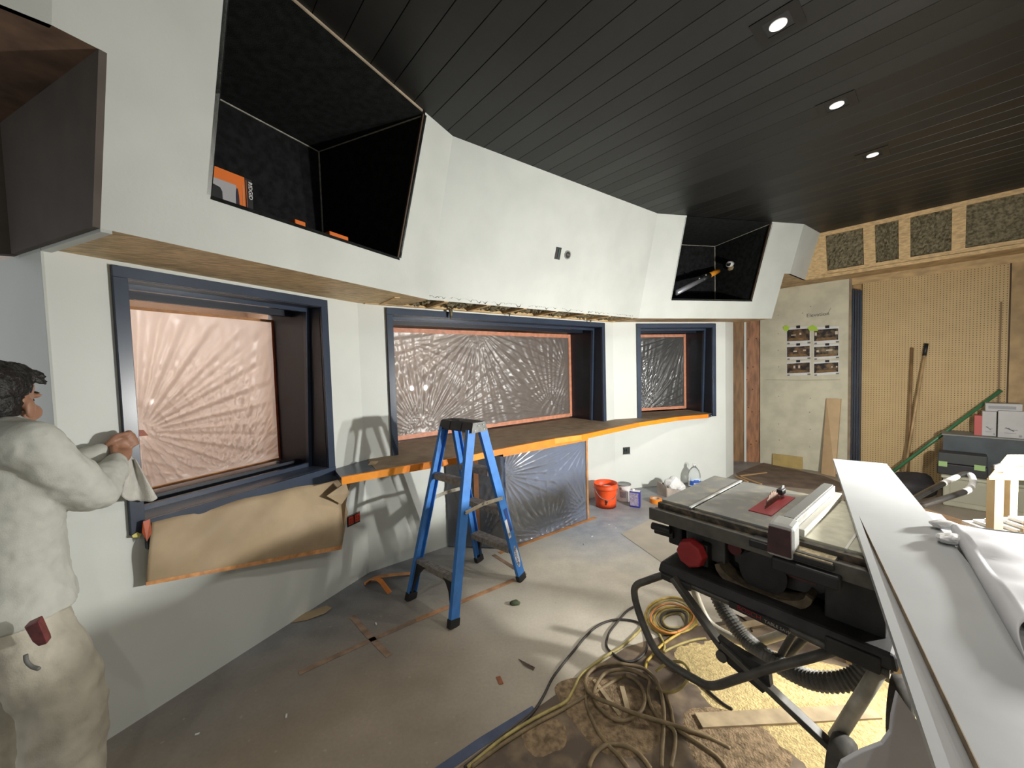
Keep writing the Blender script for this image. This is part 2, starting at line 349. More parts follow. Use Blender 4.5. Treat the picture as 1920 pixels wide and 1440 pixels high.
# ---- upper leaning walls
class Panel:
    def __init__(s, o, az, k): s.o = V(o[0], o[1], ZS); s.t = azd(az); s.nh = azd(az+90); s.k = k; s.n = np.cross(s.t, s.nh*k+Z); s.n /= np.linalg.norm(s.n); s.n = s.n if np.dot(s.n, s.nh) > 0 else -s.n
    def pt(p, s, z): return p.o + p.t*s + p.nh*(p.k*(z-ZS)) + Z*(z-ZS)
    def px(p, x, y): return at_plane(x, y, p.o, p.n)
    def s(p, x, y): return float(np.dot(p.px(x, y)-p.o, p.t))
def seam(P, Q, z):
    a, b = P.pt(0, z), Q.pt(0, z); M = np.array([[P.t[0], -Q.t[0]], [P.t[1], -Q.t[1]]]); k = np.linalg.solve(M, (b-a)[:2]); return a + P.t*k[0]
PL = Panel((-.613, 2.92), 27.9, .308); PC = Panel((-.613, 2.92), 53.47, .31); PR = Panel((1.498, 4.484), 76.9, .325)
h0 = PL.pt(PL.s(97, 35), ZH); PH = Panel((0, 0), 143.5-180, .31)
h1 = PL.pt(PL.s(97, 35), ZC)
TH = .022
def panel_poly(mb, P, pts): mb.prism(pts, -P.n*TH)
sLe = PL.s(188, 428); sLo0 = .5*(PL.s(393, 370)+PL.s(430, 0)); sLo1 = .5*(PL.s(750, 482)+PL.s(797, 212)); sH = PL.s(97, 35)
ZO = 2.348
up = MB()
sm = lambda z: seam(PL, PC, z); sm2 = lambda z: seam(PC, PR, z)
panel_poly(up, PL, [PL.pt(sLe, ZS), sm(ZS), sm(ZO), PL.pt(sLe, ZO)])
panel_poly(up, PL, [PL.pt(sLe, ZO), PL.pt(sLo0, ZO), PL.pt(sLo0, ZH), PL.pt(sLe, ZH)])
panel_poly(up, PL, [PL.pt(sH, ZH), PL.pt(sLo0, ZH), PL.pt(sLo0, ZC), PL.pt(sH, ZC)])
panel_poly(up, PL, [PL.pt(sLo1, ZO), sm(ZO), sm(ZC), PL.pt(sLo1, ZC)])
struct(up.build('wall_upper_left', WHITE), 'white leaning wall above the left window with a speaker opening')
up = MB(); panel_poly(up, PC, [sm(ZS), sm2(ZS), sm2(ZC), sm(ZC)])
struct(up.build('wall_upper_front', WHITE), 'white leaning wall above the middle window')
sRo0 = .5*(PR.s(1262, 560)+PR.s(1285, 405)); sRo1 = .5*(PR.s(1414, 562)+PR.s(1444, 417)); sRe = PR.s(1447, 597.5); sRh = PR.s(1481, 514)
up = MB()
panel_poly(up, PR, [sm2(ZS), PR.pt(sRe, ZS), PR.pt(sRe, ZO), sm2(ZO)])
panel_poly(up, PR, [sm2(ZO), PR.pt(sRo0, ZO), PR.pt(sRo0, ZC), sm2(ZC)])
panel_poly(up, PR, [PR.pt(sRo1, ZO), PR.pt(sRe, ZO), PR.pt(sRe, ZH), PR.pt(sRo1, ZH)])
panel_poly(up, PR, [PR.pt(sRo1, ZH), PR.pt(sRh, ZH), PR.pt(sRh, ZC), PR.pt(sRo1, ZC)])
struct(up.build('wall_upper_right', WHITE), 'white leaning wall above the right window with a speaker opening')
# small turned facet joining the framing on the right
q0, q1 = PR.pt(sRh, ZH), PR.pt(sRh, ZC); e0, e1 = at_z(1510, 525, ZH), at_z(1538, 437, ZC)
struct(MB().prism([q0, e0, e1, q1], azd(54-90)*.02).build('wall_upper_end', WHITE), 'short white turned end of the upper wall')
struct(MB().prism([PR.pt(sRe, ZH), q0, e0, e0+azd(49)*.8, PR.pt(sRe, ZH)-PR.nh*1.1], V(0, 0, .02)).build('ceiling_header_right', mat('header_ply', (.42, .29, .15), .65, var=.25, scale=9)), 'plywood underside beside the framing')
# left header that carries on towards the camera
hd = at_z(0, 8, ZH)-h0; hd = hd/np.linalg.norm(hd)*1.1
struct(MB().prism([h0, h1, h1+hd, h0+hd], -PL.nh*.02).build('wall_header_left', WHITE), 'white header above the worker')
# dark end of the left soffit box and the wall behind it
b0 = PL.pt(sLe, ZS); bh = PL.pt(sLe, ZH); k0 = at_z(35, 478, ZS)
endp = MB(); endp.prism([b0-PL.n*.0, k0, V(k0[0], k0[1], ZH), bh], np.cross(k0-b0, Z)/np.linalg.norm(k0-b0)*-.02)
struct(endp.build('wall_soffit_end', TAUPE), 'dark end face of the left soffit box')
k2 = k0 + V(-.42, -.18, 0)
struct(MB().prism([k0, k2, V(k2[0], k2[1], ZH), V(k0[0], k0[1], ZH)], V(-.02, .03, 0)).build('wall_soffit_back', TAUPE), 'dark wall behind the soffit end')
struct(MB().prism([b0, b0+PL.t*.03, k0+PL.t*.03, k0], V(0, 0, -.012)).build('trim_2', WHITE), 'white corner bead under the soffit end')
# undersides
UP_ = MB().prism([k0+V(-.6, -.3, ZH-ZS), V(k0[0], k0[1], ZH), bh, h0, h0+hd, h0+hd+V(-1.6, .5, 0)], V(0, 0, .02))
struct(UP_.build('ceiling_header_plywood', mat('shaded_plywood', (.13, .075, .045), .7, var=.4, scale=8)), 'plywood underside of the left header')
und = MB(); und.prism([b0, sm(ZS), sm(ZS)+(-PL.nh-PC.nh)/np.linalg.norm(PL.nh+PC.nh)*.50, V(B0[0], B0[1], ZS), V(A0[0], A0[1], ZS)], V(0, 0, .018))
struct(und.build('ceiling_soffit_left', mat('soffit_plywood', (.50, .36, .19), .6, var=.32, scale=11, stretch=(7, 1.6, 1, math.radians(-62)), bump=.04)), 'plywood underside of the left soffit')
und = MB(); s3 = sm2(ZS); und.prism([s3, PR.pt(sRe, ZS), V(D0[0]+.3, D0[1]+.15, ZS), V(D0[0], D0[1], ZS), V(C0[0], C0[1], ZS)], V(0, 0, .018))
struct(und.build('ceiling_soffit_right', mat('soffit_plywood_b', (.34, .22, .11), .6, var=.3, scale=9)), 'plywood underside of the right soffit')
# open joist bays with hanging insulation over the middle window
bays = sroot('ceiling_soffit_front', tuple(V(B0[0], B0[1], ZS)), 'open soffit bays with joists and hanging insulation')
led = MB(); led.fbox(F2, .05, F2.len, 0, .038, ZS-.004, ZS+.05); led.build('ledger', PINE, bays)
for i in range(8):
    s = .18 + i*.395; a = F2.p(s, 0, ZS+.03); bpt = at_plane(0, 0, a, Z) if False else None
    t = 1.0; ln = float(np.dot(PC.o-a, F2.n)); MB().bar(a, a+F2.n*(ln-.01), .038, .07).build('joist', PINE, bays)
def shag(fr_fn, nu, nv, amp, seed):
    r = np.random.default_rng(seed); H = r.normal(0, 1, (nv+1, nu+1))
    H = (H+np.roll(H, 1, 0)+np.roll(H, 1, 1)+np.roll(H, -1, 1))/2
    return MB().grid(nu, nv, lambda u, v: fr_fn(u, v, amp*H[int(round(v*nv)), int(round(u*nu))]))
for i in range(7):
    s0_, s1_ = .20+i*.395, .555+i*.395
    shag(lambda u, v, h, a=s0_, b=s1_: F2.p(a+(b-a)*u, .03+.36*v, ZS+.035-.03*math.sin(math.pi*u)*(.6 if i != 3 else .2)*math.sin(math.pi*min(v*2, 1)) - abs(h)*.6), 26, 16, .022, 40+i).build('insulation_batt', INSUL, bays, fix=False)
for (px, py, ln) in ((845, 588, .05), (1107, 602, .03), (955, 588, .025)):
    q = F2.px(px, py, .06); MB().tube([q+Z*.04, q+V(.004, .004, .01), q-Z*ln], [.02, .014, .004], 6).build('insulation_tuft', INSUL, bays)
MB().prism([sm(ZS)+Z*.18, sm2(ZS)+Z*.18, V(C0[0], C0[1], ZS+.18), V(B0[0], B0[1], ZS+.18)], V(0, 0, .02)).build('bay_back', TAUPE, bays)
# ---- speaker openings (fabric lined alcoves)
def alcove(name, P, sa, sb, corner, leftpx, label):
    r = sroot(name, tuple(P.pt(sa, ZO)), label)
    a0, b0_ = P.pt(sa, ZO), P.pt(sb, ZO); a1, b1_ = P.pt(sa, ZC-.012), P.pt(sb, ZC-.012)
    bb1 = at_z(*corner, ZC-.022); lq = at_z(*leftpx, bb1[2]); bdir = lq-bb1; bdir /= np.linalg.norm(bdir)
    # left side plane runs straight back from the opening's left edge
    M_ = np.array([[bdir[0], P.nh[0]], [bdir[1], P.nh[1]]]); k = np.linalg.solve(M_, (a1-bb1)[:2]); ba1 = bb1+bdir*k[0]
    ba0 = V(ba1[0], ba1[1], ZO); bb0 = V(bb1[0], bb1[1], ZO)
    e = .015; bn_ = V(-bdir[1], bdir[0], 0); bn_ = bn_ if np.dot(bn_, P.nh) > 0 else -bn_
    MB().prism([a0, a1, ba1, ba0], -P.t*e).build('side_lining', FABRIC, r)
    MB().prism([b0_, bb0, bb1, b1_], P.t*e).build('side_lining', FABRIC, r)
    MB().prism([ba0, ba1, bb1, bb0], -bn_*e).build('back_lining', FABRIC, r)
    MB().prism([a1, b1_, bb1, ba1], V(0, 0, .006)).build('top_lining', FABRIC, r)
    MB().prism([a0, ba0, bb0, b0_], V(0, 0, -e)).build('shelf_lining', FABRIC, r)
    MB().prism([a0+P.n*.001, a1+P.n*.001, a1-P.nh*.035, a0-P.nh*.035], P.t*.003).build('edge_lining', FABRIC, r)
    w = .0055
    MB().tube([ba1+bn_*.004, bb1+bn_*.004], w, 6).build('seam', SEAM, r)
    MB().tube([bb1+bn_*.004-P.t*.004, b1_-Z*.004-P.t*.004-P.nh*.01], w*.8, 6).build('seam', SEAM, r)
    MB().tube([bb0+bn_*.004-P.t*.004, bb1+bn_*.004-P.t*.004], w, 6).build('seam', SEAM, r)
    MB().bar(b1_-P.t*.008-P.n*.010, b0_-P.t*.008-P.n*.010, .012, .012).build('edge_strip', mat('dark_brown_edge', (.05, .028, .015), .6), r)
    return r
alcove('trim_alcove_left', PL, sLo0, sLo1, (598, 285), (415, 188), 'black fabric lined speaker opening above the left window')
alcove('trim_alcove_right', PR, sRo0, sRo1, (1340.3, 462), (1278, 459), 'black fabric lined speaker opening above the right window')
tl = MB(); tl.bar(PL.pt(sLo0-.0, ZC-.006), PL.pt(sLo1-.03, ZC-.006), .012, .010); struct(tl.build('trim_3', mat('pale_wood_edge', (.42, .34, .24), .6, var=.2)), 'thin pale strip where the left opening meets the ceiling')
# ---- framing band on the right
TB = at_z(1538, 437, ZC); BA = 139.0; bt, bn = azd(BA), azd(BA+90); BK = .16
def bp(s, z, d=0): return TB + bt*s + bn*(BK*(z-ZC)/(.54) + d) + Z*(z-ZC)
band = sroot('wall_framing', tuple(bp(0, ZH)), 'open pine framing with mineral wool between the studs')
def bbox(s0, s1, z0, z1, d0, d1): return MB().hexa([bp(s0, z0, d0), bp(s1, z0, d0), bp(s1, z0, d1), bp(s0, z0, d1), bp(s0, z1, d0), bp(s1, z1, d0), bp(s1, z1, d1), bp(s0, z1, d1)])
ZB0, ZB1, ZB2 = ZH-.02, ZH+.075, ZC-.045
bbox(-.02, 5, ZB2, ZC, -.14, 0).build('top_plate', PINE, band)
bbox(-.02, 5, ZH+.035, ZB1, -.14, 0).build('bottom_plate', PINE, band)
bbox(-.04, 5, ZH-.005, ZH+.03, -.16, .014).build('bottom_plate', PINE, band)
def bs(x, y, z):
    q = at_plane(x, y, bp(0, ZC), np.cross(bt, bp(0, ZH)-bp(0, ZC))); return float(np.dot(q-TB, bt))
edges = [(1538, 1541), (1619, 1641), (1685, 1707), (1784, 1810)]
prev = None
for (x0, x1) in edges:
    a, b = bs(x0, 460, 0), bs(x1, 460, 0)
    bbox(a, b if b-a > .03 else a+.04, ZB1, ZB2, -.14, -.002).build('stud', PINE, band)
    if prev is not None:
        nu = 22; r_ = np.random.default_rng(int(x0)); Hh = r_.normal(0, .006, (40, 40))
        MB().grid(nu, 16, lambda u, v: bp(prev+(a-prev)*u, ZB1+(ZB2-ZB1)*v, -.022+Hh[int(v*16), int(u*nu)])).build('insulation_batt', INSUL, band, fix=False)
    prev = b
Hh = np.random.default_rng(5).normal(0, .005, (40, 60))
MB().grid(40, 16, lambda u, v: bp(prev+3.2*u, ZB1+(ZB2-ZB1)*v, -.022+Hh[int(v*16), int(u*40)])).build('insulation_batt', INSUL, band, fix=False)
MB().prism([e0+bn*.004, e1+bn*.004, bp(.05, ZC, .004), bp(.05, ZH, .004)], -bn*.05).build('stud', PINE, band)
MB().prism([bp(-.3, ZH-.006, -.02)+azd(319)*.5, bp(5, ZH-.006, -.02), bp(5, ZH-.006, -.9), bp(-.3, ZH-.006, -.9)+azd(319)*.5], V(0, 0, .01)).build('underside_board', mat('band_underside', (.40, .27, .13), .65, var=.25, scale=8), band)
bbox(-.5, 5, ZH, ZC, -.30, -.15).build('back_board', TAUPE, band)
# ---- back of the room behind the camera
struct(MB().add([(-4.6, -3.4, 0), (6.4, -3.4, 0), (6.4, -3.4, ZC), (-4.6, -3.4, ZC)], [(0, 1, 2, 3)]).build('wall_back', WHITE), 'white wall at the back of the room')
# ================================================================== WINDOWS, BOOTHS, FILM
GD = -.515
def crease_height(u, v, pins, amp, seedv, asp):
    h = 0.0
    for (pu, pv, n, a, ph) in pins:
        dx, dy = (u-pu)*asp, v-pv; r = math.hypot(dx, dy)+1e-6; th = math.atan2(dy, dx)
        h += a*(math.sin(th*n+ph)+.6*math.sin(th*n*2.3+ph*3)) * min(1, r*5) * math.exp(-r*1.6)
    return h*amp
def make_window(idx, fr, w, film, tapes, label, sill=True):
    c = .052; s0, s1, z0, z1 = w
    r = sroot('window_%d' % idx, tuple(fr.p((s0+s1)/2, 0, z0)), label)
    d = .022
    MB().fbox(fr, s0, s1, -.005, d, z1-c, z1).build('casing_top', NAVY, r, bevel=.002)
    MB().fbox(fr, s0, s0+c, -.005, d, z0, z1-c).build('casing_side', NAVY, r, bevel=.002)
    MB().fbox(fr, s1-c, s1, -.005, d, z0, z1-c).build('casing_side', NAVY, r, bevel=.002)
    i0, i1, j0, j1 = inner(w)
    th = .015
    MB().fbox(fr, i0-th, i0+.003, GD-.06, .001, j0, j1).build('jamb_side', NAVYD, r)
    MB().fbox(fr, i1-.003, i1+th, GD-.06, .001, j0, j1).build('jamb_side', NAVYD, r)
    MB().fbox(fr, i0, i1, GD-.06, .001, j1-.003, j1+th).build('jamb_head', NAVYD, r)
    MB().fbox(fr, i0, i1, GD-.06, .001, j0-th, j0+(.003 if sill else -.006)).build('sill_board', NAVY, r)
    # inner stop, set back further at the foot
    k = .028; dt, db = -.10, -.155
    st = MB()
    st.hexa([fr.p(i1-k, db-.03, j0), fr.p(i1, db-.03, j0), fr.p(i1, db, j0), fr.p(i1-k, db, j0), fr.p(i1-k, dt-.03, j1), fr.p(i1, dt-.03, j1), fr.p(i1, dt, j1), fr.p(i1-k, dt, j1)]).build('stop_side', NAVY, r)
    MB().fbox(fr, i0, i1, dt-.03, dt, j1-k, j1).build('stop_head', NAVY, r)
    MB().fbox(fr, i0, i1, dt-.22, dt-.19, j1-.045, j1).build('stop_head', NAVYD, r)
    if sill: 
        MB().fbox(fr, i0, i1, db-.03, db, j0, j0+k).build('stop_sill', NAVY, r)
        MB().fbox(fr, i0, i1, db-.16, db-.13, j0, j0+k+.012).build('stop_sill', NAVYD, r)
    MB().fbox(fr, i0, i1, GD-.03, GD-.022, j0, j1).build('glass_pane', GLASS, r)
    return i0, i1, j0, j1
i1 = make_window(1, F1, W1, None, None, 'large left window with navy casing')
i2 = make_window(2, F2, W2, None, None, 'wide middle window with navy casing', sill=False)
i3 = make_window(3, F3, W3, None, None, 'narrow right window with navy casing', sill=False)
def film(fr, ii, m, pins, amp, nu, nv, seed, label, tape_m, tape_w, edges, zoff, wob=.004, left_hidden=True):
    i0, i1_, j0, j1 = ii; a, b = i0+.004, i1_-.004; z0, z1 = j0+zoff[0], j1-zoff[1]
    asp = (b-a)/(z1-z0)
    r = np.random.default_rng(seed); K = r.uniform(-1, 1, (14, 4))
    def fn(u, v):
        h = crease_height(u, v, pins, amp, seed, asp)
        for (kx, ky, ph, am) in K: h += wob*.35*am*math.sin(kx*26*u*asp+ky*22*v+ph*9)
        e = min(u, 1-u, v, 1-v); h *= min(1, e*14)
        return fr.p(a+(b-a)*u, GD+h, z0+(z1-z0)*v)
    t = thing('masking_film', fr.p((a+b)/2, GD, z0), label, 'plastic sheet')
    MB().grid(nu, nv, fn).build('plastic_film', m, t, smooth=True, fix=False)
    w = tape_w
    if 'T' in edges: MB().fbox(fr, a, b, GD+.001, GD+.004, z1-w, z1+.004).build('tape_strip', tape_m, t)
    if 'B' in edges: MB().fbox(fr, a, b, GD+.001, GD+.004, z0-.004, z0+w).build('tape_strip', tape_m, t)
    if 'R' in edges: MB().fbox(fr, b-w, b, GD+.001, GD+.005, z0, z1).build('tape_strip', tape_m if tape_m is not ORANGED else REDT, t)
    if 'L' in edges: MB().fbox(fr, a, a+w, GD+.001, GD+.005, z0, z1).build('tape_strip', tape_m, t)
    return t
FILM1 = film_mat('film_pink', (.98, .88, .82), .16, .76, .35)
FILM2 = film_mat('film_clear', (.86, .78, .72), .42, .45, .34, 1.6)
FILM3 = film_mat('film_dark', (.75, .75, .75), .80, .15, .25, 1.9)
def pins(fr, ii, zoff, L):
    out = []
    for (x, y, n, a, ph) in L:
        s_, z_ = fr.sz(x, y, GD); out.append(((s_-ii[0])/(ii[1]-ii[0]), (z_-ii[2]-zoff[0])/(ii[3]-ii[2]-zoff[0]-zoff[1]), n, a, ph))
    return out
MB().fbox(F1, W1[0]+.052, W1[1]-.002, -.005, .028, .79, i1[2]+.002).build('apron', NAVY, bpy.data.objects['window_1'], bevel=.002)
f1 = film(F1, i1, FILM1, pins(F1, i1, (.02, .055), [(258, 812, 28, .014, .4), (420, 900, 40, .007, 1.2), (465, 885, 44, .006, 2.0), (345, 912, 36, .005, .3)]), 1.0, 170, 130, 3, 'pinkish backlit plastic film taped inside the left window', ORANGED, .014, 'TRB', (.02, .055), wob=.0006)
q = F1.sz(258, 812, GD); MB().prism([F1.p(q[0]-.03, GD+.015, q[1]+.022), F1.p(q[0]+.02, GD+.015, q[1]+.016), F1.p(q[0]+.04, GD+.015, q[1]-.02), F1.p(q[0]-.02, GD+.015, q[1]-.018)], F1.n*.003).build('tape_patch', REDT, f1)
f2 = film(F2, i2, FILM2, pins(F2, i2, (.025, .05), [(792, 815, 44, .013, .2), (895, 615, 36, .012, 1.0), (1065, 700, 40, .007, 2.4), (1035, 775, 44, .010, .8), (760, 640, 30, .006, 1.1)]), 1.0, 200, 100, 9, 'crinkled clear plastic film taped inside the middle window', PINKT, .04, 'TRB', (.025, .05), wob=.0042)
f3 = film(F3, i3, FILM3, pins(F3, i3, (.05, .045), [(1190, 790, 44, .014, .4), (1285, 625, 46, .010, 1.4), (1215, 768, 40, .009, .3)]), 1.0, 120, 100, 15, 'dark glossy plastic film taped inside the right window', PINKT, .035, 'TRB', (.05, .045), wob=.0008)
# booths behind the glass
def booth(name, fr, ii, depth, cols, label, ext=.5):
    i0, i1_, j0, j1 = ii; r = sroot(name, tuple(fr.p(i0, GD-.1, 0)), label)
    a, b, d0, d1 = i0-ext*.2, i1_+ext, GD-.09, GD-depth
    MB().fbox(fr, a-.03, b+.03, d1-.03, d1, 0, 2.5).build('booth_wall', cols[0], r)
    MB().fbox(fr, a-.03, a, d1, d0, 0, 2.5).build('booth_wall', cols[0], r)
    MB().fbox(fr, b, b+.03, d1, d0, 0, 2.5).build('booth_wall', cols[0], r)
    MB().fbox(fr, a, b, d1, d0, 2.5, 2.53).build('booth_ceiling', cols[1], r)
    MB().fbox(fr, a, b, d1, d0, .3, .33).build('booth_floor', cols[2], r)
    return r
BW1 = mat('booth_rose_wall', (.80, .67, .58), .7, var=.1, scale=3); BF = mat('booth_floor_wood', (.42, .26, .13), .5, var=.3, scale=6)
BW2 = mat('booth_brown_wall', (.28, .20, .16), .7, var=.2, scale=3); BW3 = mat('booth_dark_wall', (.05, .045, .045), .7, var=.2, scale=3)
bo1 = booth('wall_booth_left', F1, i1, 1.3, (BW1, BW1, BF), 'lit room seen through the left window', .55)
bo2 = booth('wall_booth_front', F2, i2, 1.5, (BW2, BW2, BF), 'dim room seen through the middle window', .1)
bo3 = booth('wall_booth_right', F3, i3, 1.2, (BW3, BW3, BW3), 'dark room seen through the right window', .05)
def booth_lamp(fr, s, d, z, power, col, label):
    p = fr.p(s, d, z); t = thing('ceiling_lamp', p, label, 'lamp')
    MB().lathe(p+Z*.0, [(.10, .05), (.11, .02), (.10, 0)], 20).build('lamp_body', WHITEP, t)
    MB().lathe(p-Z*.004, [(.09, 0), (.09, .004)], 20).build('lamp_lens', mat('lamp_lens_glow', (.9, .9, .88), .4, emit=((1, .93, .85), 2.0)), t)
    o = lamp('booth_light', 'AREA', tuple(p-Z*.02), power, col, .25, tuple(p-Z*1+fr.n*.5)); return t
booth_lamp(F1, .75, GD-.75, 2.45, BOOTH_W*2.0, (1, .90, .83), 'round white lamp on the ceiling behind the left window')
booth_lamp(F2, .8, GD-.8, 2.45, BOOTH_W*2.4, (1, .90, .80), 'round white lamp on the ceiling behind the middle window')
# a bright sash seen at the lower right of film 1
sw = sroot('window_4', tuple(F1.p(1.2, GD-1.28, 1.0)), 'small bright window of the lit room behind the left window')
p0, p1 = F1.sz(498, 735, GD-1.26), F1.sz(560, 905, GD-1.26)
MB().fbox(F1, p0[0]-.04, p1[0], GD-1.29, GD-1.27, p1[1], p0[1]+.04).build('sash_frame', mat('white_sash', (.8, .8, .78), .5), sw)
zm = F1.sz(520, 793, GD-1.26)[1]
for z0_, z1_ in ((p1[1]+.02, zm-.025), (zm+.025, p0[1])): MB().fbox(F1, p0[0], p1[0]-.02, GD-1.27, GD-1.262, z0_, z1_).build('pane', mat('bright_pane', (.9, .9, .88), .4, emit=((1, .97, .9), 2.2)), sw)
# ================================================================== LEDGE
ZL = .905
lf = [at_z(*q, ZL) for q in ((640, 896), (757, 875), (880, 855), (926, 845), (1040, 823), (1090, 816), (1198, 793), (1270, 782), (1328, 777))]
lbk = [F3.p(W3[1]-.06, 0, ZL), F3.p(0, 0, ZL), F2.p(0, 0, ZL), F1.p(F1.len-.28, 0, ZL)]
def inside(fr, ii): return [fr.p(ii[0]+.002, 0, ZL), fr.p(ii[0]+.002, GD+.02, ZL), fr.p(ii[1]-.002, GD+.02, ZL), fr.p(ii[1]-.002, 0, ZL)]
led = thing('window_ledge', V(*lf[2][:2], ZL-.06), 'long window ledge under brown paper with an orange taped front edge', 'ledge')
poly = lf + lbk
MB().prism([V(q[0], q[1], ZL-.045) for q in poly], V(0, 0, .043)).build('ledge_board', NAVY, led)
pc = MB(); cov = [lf[0]*.45+lf[1]*.55] + [lf[i] for i in range(1, 9)] + [F3.p(i3[1]-.01, 0, ZL)] + [F3.p(0, 0, ZL), F2.p(0.02, 0, ZL)]
pc.prism([V(q[0], q[1], ZL-.0015) for q in cov], V(0, 0, .003))
pc.prism([V(q[0], q[1], ZL-.0015) for q in inside(F2, i2)], V(0, 0, .003)); pc.prism([V(q[0], q[1], ZL-.0015) for q in inside(F3, i3)], V(0, 0, .003))
pc.build('paper_cover', KRAFTD, led)
TAPEM = [mat('orange_tape_%d' % i, c, .45, var=.08, scale=14) for i, c in enumerate(((.86, .30, .02), (.80, .24, .015), (.62, .20, .03)))]
for i in range(len(lf)-1):
    a, b = V(lf[i][0], lf[i][1], ZL-.046), V(lf[i+1][0], lf[i+1][1], ZL-.046); t = (b-a)/np.linalg.norm(b-a); n = V(t[1], -t[0], 0)
    MB().prism([a+n*.002, b+n*.002, b+n*.002+Z*.047, a+n*.002+Z*.047], n*.002).build('tape_strip', TAPEM[i % 2], led)
    MB().prism([a+n*.003+Z*.047, b+n*.003+Z*.047, b-n*.018+Z*.047, a-n*.018+Z*.047], Z*.0025).build('tape_strip', TAPEM[i % 2], led)
for (x, y) in ((1176, 780), (690, 872), (1322, 765)):
    q = at_z(x, y, ZL+.003); MB().prism([q, q+V(.05, .01, .0), q+V(.06, .05, .012), q+V(.01, .03, .02)], Z*.001).build('paper_scrap', KRAFT, led)
# ================================================================== KRAFT PAPER OVER THE LEFT SILL
ku = [F1.sz(270, 972), F1.sz(650, 897)]
def kraft(u, v):
    # hangs from the sill edge, bellies out over the wall, v=0 bottom
    xb, xt = 273+(640-273)*u, 285+(655-285)*u
    yb, yt = 1098+(1030-1098)*u, 972+(885-972)*u
    x = xb+(xt-xb)*v; y = yb+(yt-yb)*v
    d = .03 + .05*(1-v)*(.5+u) + .035*math.sin(math.pi*v)*(.6+.8*u)
    d += .010*math.sin(9*u+3*v)+.006*math.sin(21*u-8*v)
    if v > .93: d -= .03*(v-.93)/.07
    return F1.px(x, y, d)
kp = thing('kraft_paper_sheet', kraft(.5, 0), 'torn brown kraft paper sheet hanging over the left window sill', 'paper')
MB().grid(50, 26, kraft).build('paper', KRAFT, kp, smooth=True, solid=.0015, fix=False)
kt = MB(); kt.grid(40, 2, lambda u, v: kraft(u, .0+.055*v)+F1.n*.003); kt.build('tape_strip', mat('worn_orange_tape', (.62, .30, .12), .5, var=.25, scale=25), kp, fix=False)
q = F1.px(618, 935, .09); MB().prism([F1.px(612, 930, .125), F1.px(640, 946, .125), F1.px(655, 925, .145), F1.px(648, 905, .14), F1.px(660, 893, .13)], F1.n*.002).build('torn_flap', KRAFT, kp)
MB().prism([F1.px(652, 897, .10), F1.px(660, 893, .13), F1.px(648, 945, .135), F1.px(652, 960, .13), F1.px(640, 1030, .10), F1.px(640, 940, .10)], F1.n*.002).build('torn_edge', mat('kraft_torn', (.30, .22, .13), .7, var=.1), kp)
q = F1.px(272, 985, .05); MB().prism([F1.px(268, 978, .05), F1.px(281, 973, .05), F1.px(284, 1000, .06), F1.px(275, 1015, .06), F1.px(266, 998, .05)], F1.n*.002).build('tape_tear', REDT, kp)
MB().prism([F1.px(247, 1004, .026), F1.px(257, 998, .026), F1.px(265, 1001, .026), F1.px(262, 1007, .026), F1.px(249, 1008, .026)], F1.n*.001).build('tape_scrap', mat('yellow_tape', (.62, .55, .14), .5), kp)
# ================================================================== ELECTRICAL BOXES
def outlet(fr, x0, y0, x1, y1, label, recept=None):
    a = fr.sz(x0, y0); b = fr.sz(x1, y1); t = thing('outlet_box', fr.p(a[0], 0, b[1]), label, 'electrical box')
    s0, s1, z0, z1 = min(a[0], b[0]), max(a[0], b[0]), min(a[1], b[1]), max(a[1], b[1])
    MB().fbox(fr, s0, s1, -.01, .003, z0, z1).build('box', BLACKM, t)
    if recept:
        w = (s1-s0)/2
        for i in range(2):
            rr = MB().fbox(fr, s0+w*i+.008, s0+w*(i+1)-.006, .002, .010, z0+.012, z1-.012).build('receptacle', mat('red_receptacle', (.65, .05, .015), .45), t, bevel=.004)
            for zz in (.35, .65):
                for ds in (-.008, .008): MB().fbox(fr, s0+w*(i+.5)+ds-.002, s0+w*(i+.5)+ds+.002, .009, .011, z0+(z1-z0)*zz-.006, z0+(z1-z0)*zz+.006).build('slot', BLACKM, rr)
        MB().fbox(fr, s0, s1, .003, .005, z1-.006, z1).build('bracket', GREYM, t)
    else:
        for i in range(2): MB().tube([fr.p(s0+.02+.03*i, .003, z0+.03), fr.p(s0+.03+.02*i, .02, z0+.06), fr.p(s0+.025+.03*i, .004, z1-.02)], .004, 6).build('wire', mat('teal_wire', (.03, .09, .07), .5), t)
        MB().fbox(fr, s0-.004, s1+.004, .002, .004, z0-.006, z0+.004).build('bracket', GREYM, t)
    return t
fq = F1
outlet(F1, 651, 989, 674, 958, 'red twin receptacles in a bare wall box below the ledge', True)
outlet(F3, 1168, 852, 1181, 838, 'empty black wall box with wires beside the bucket')
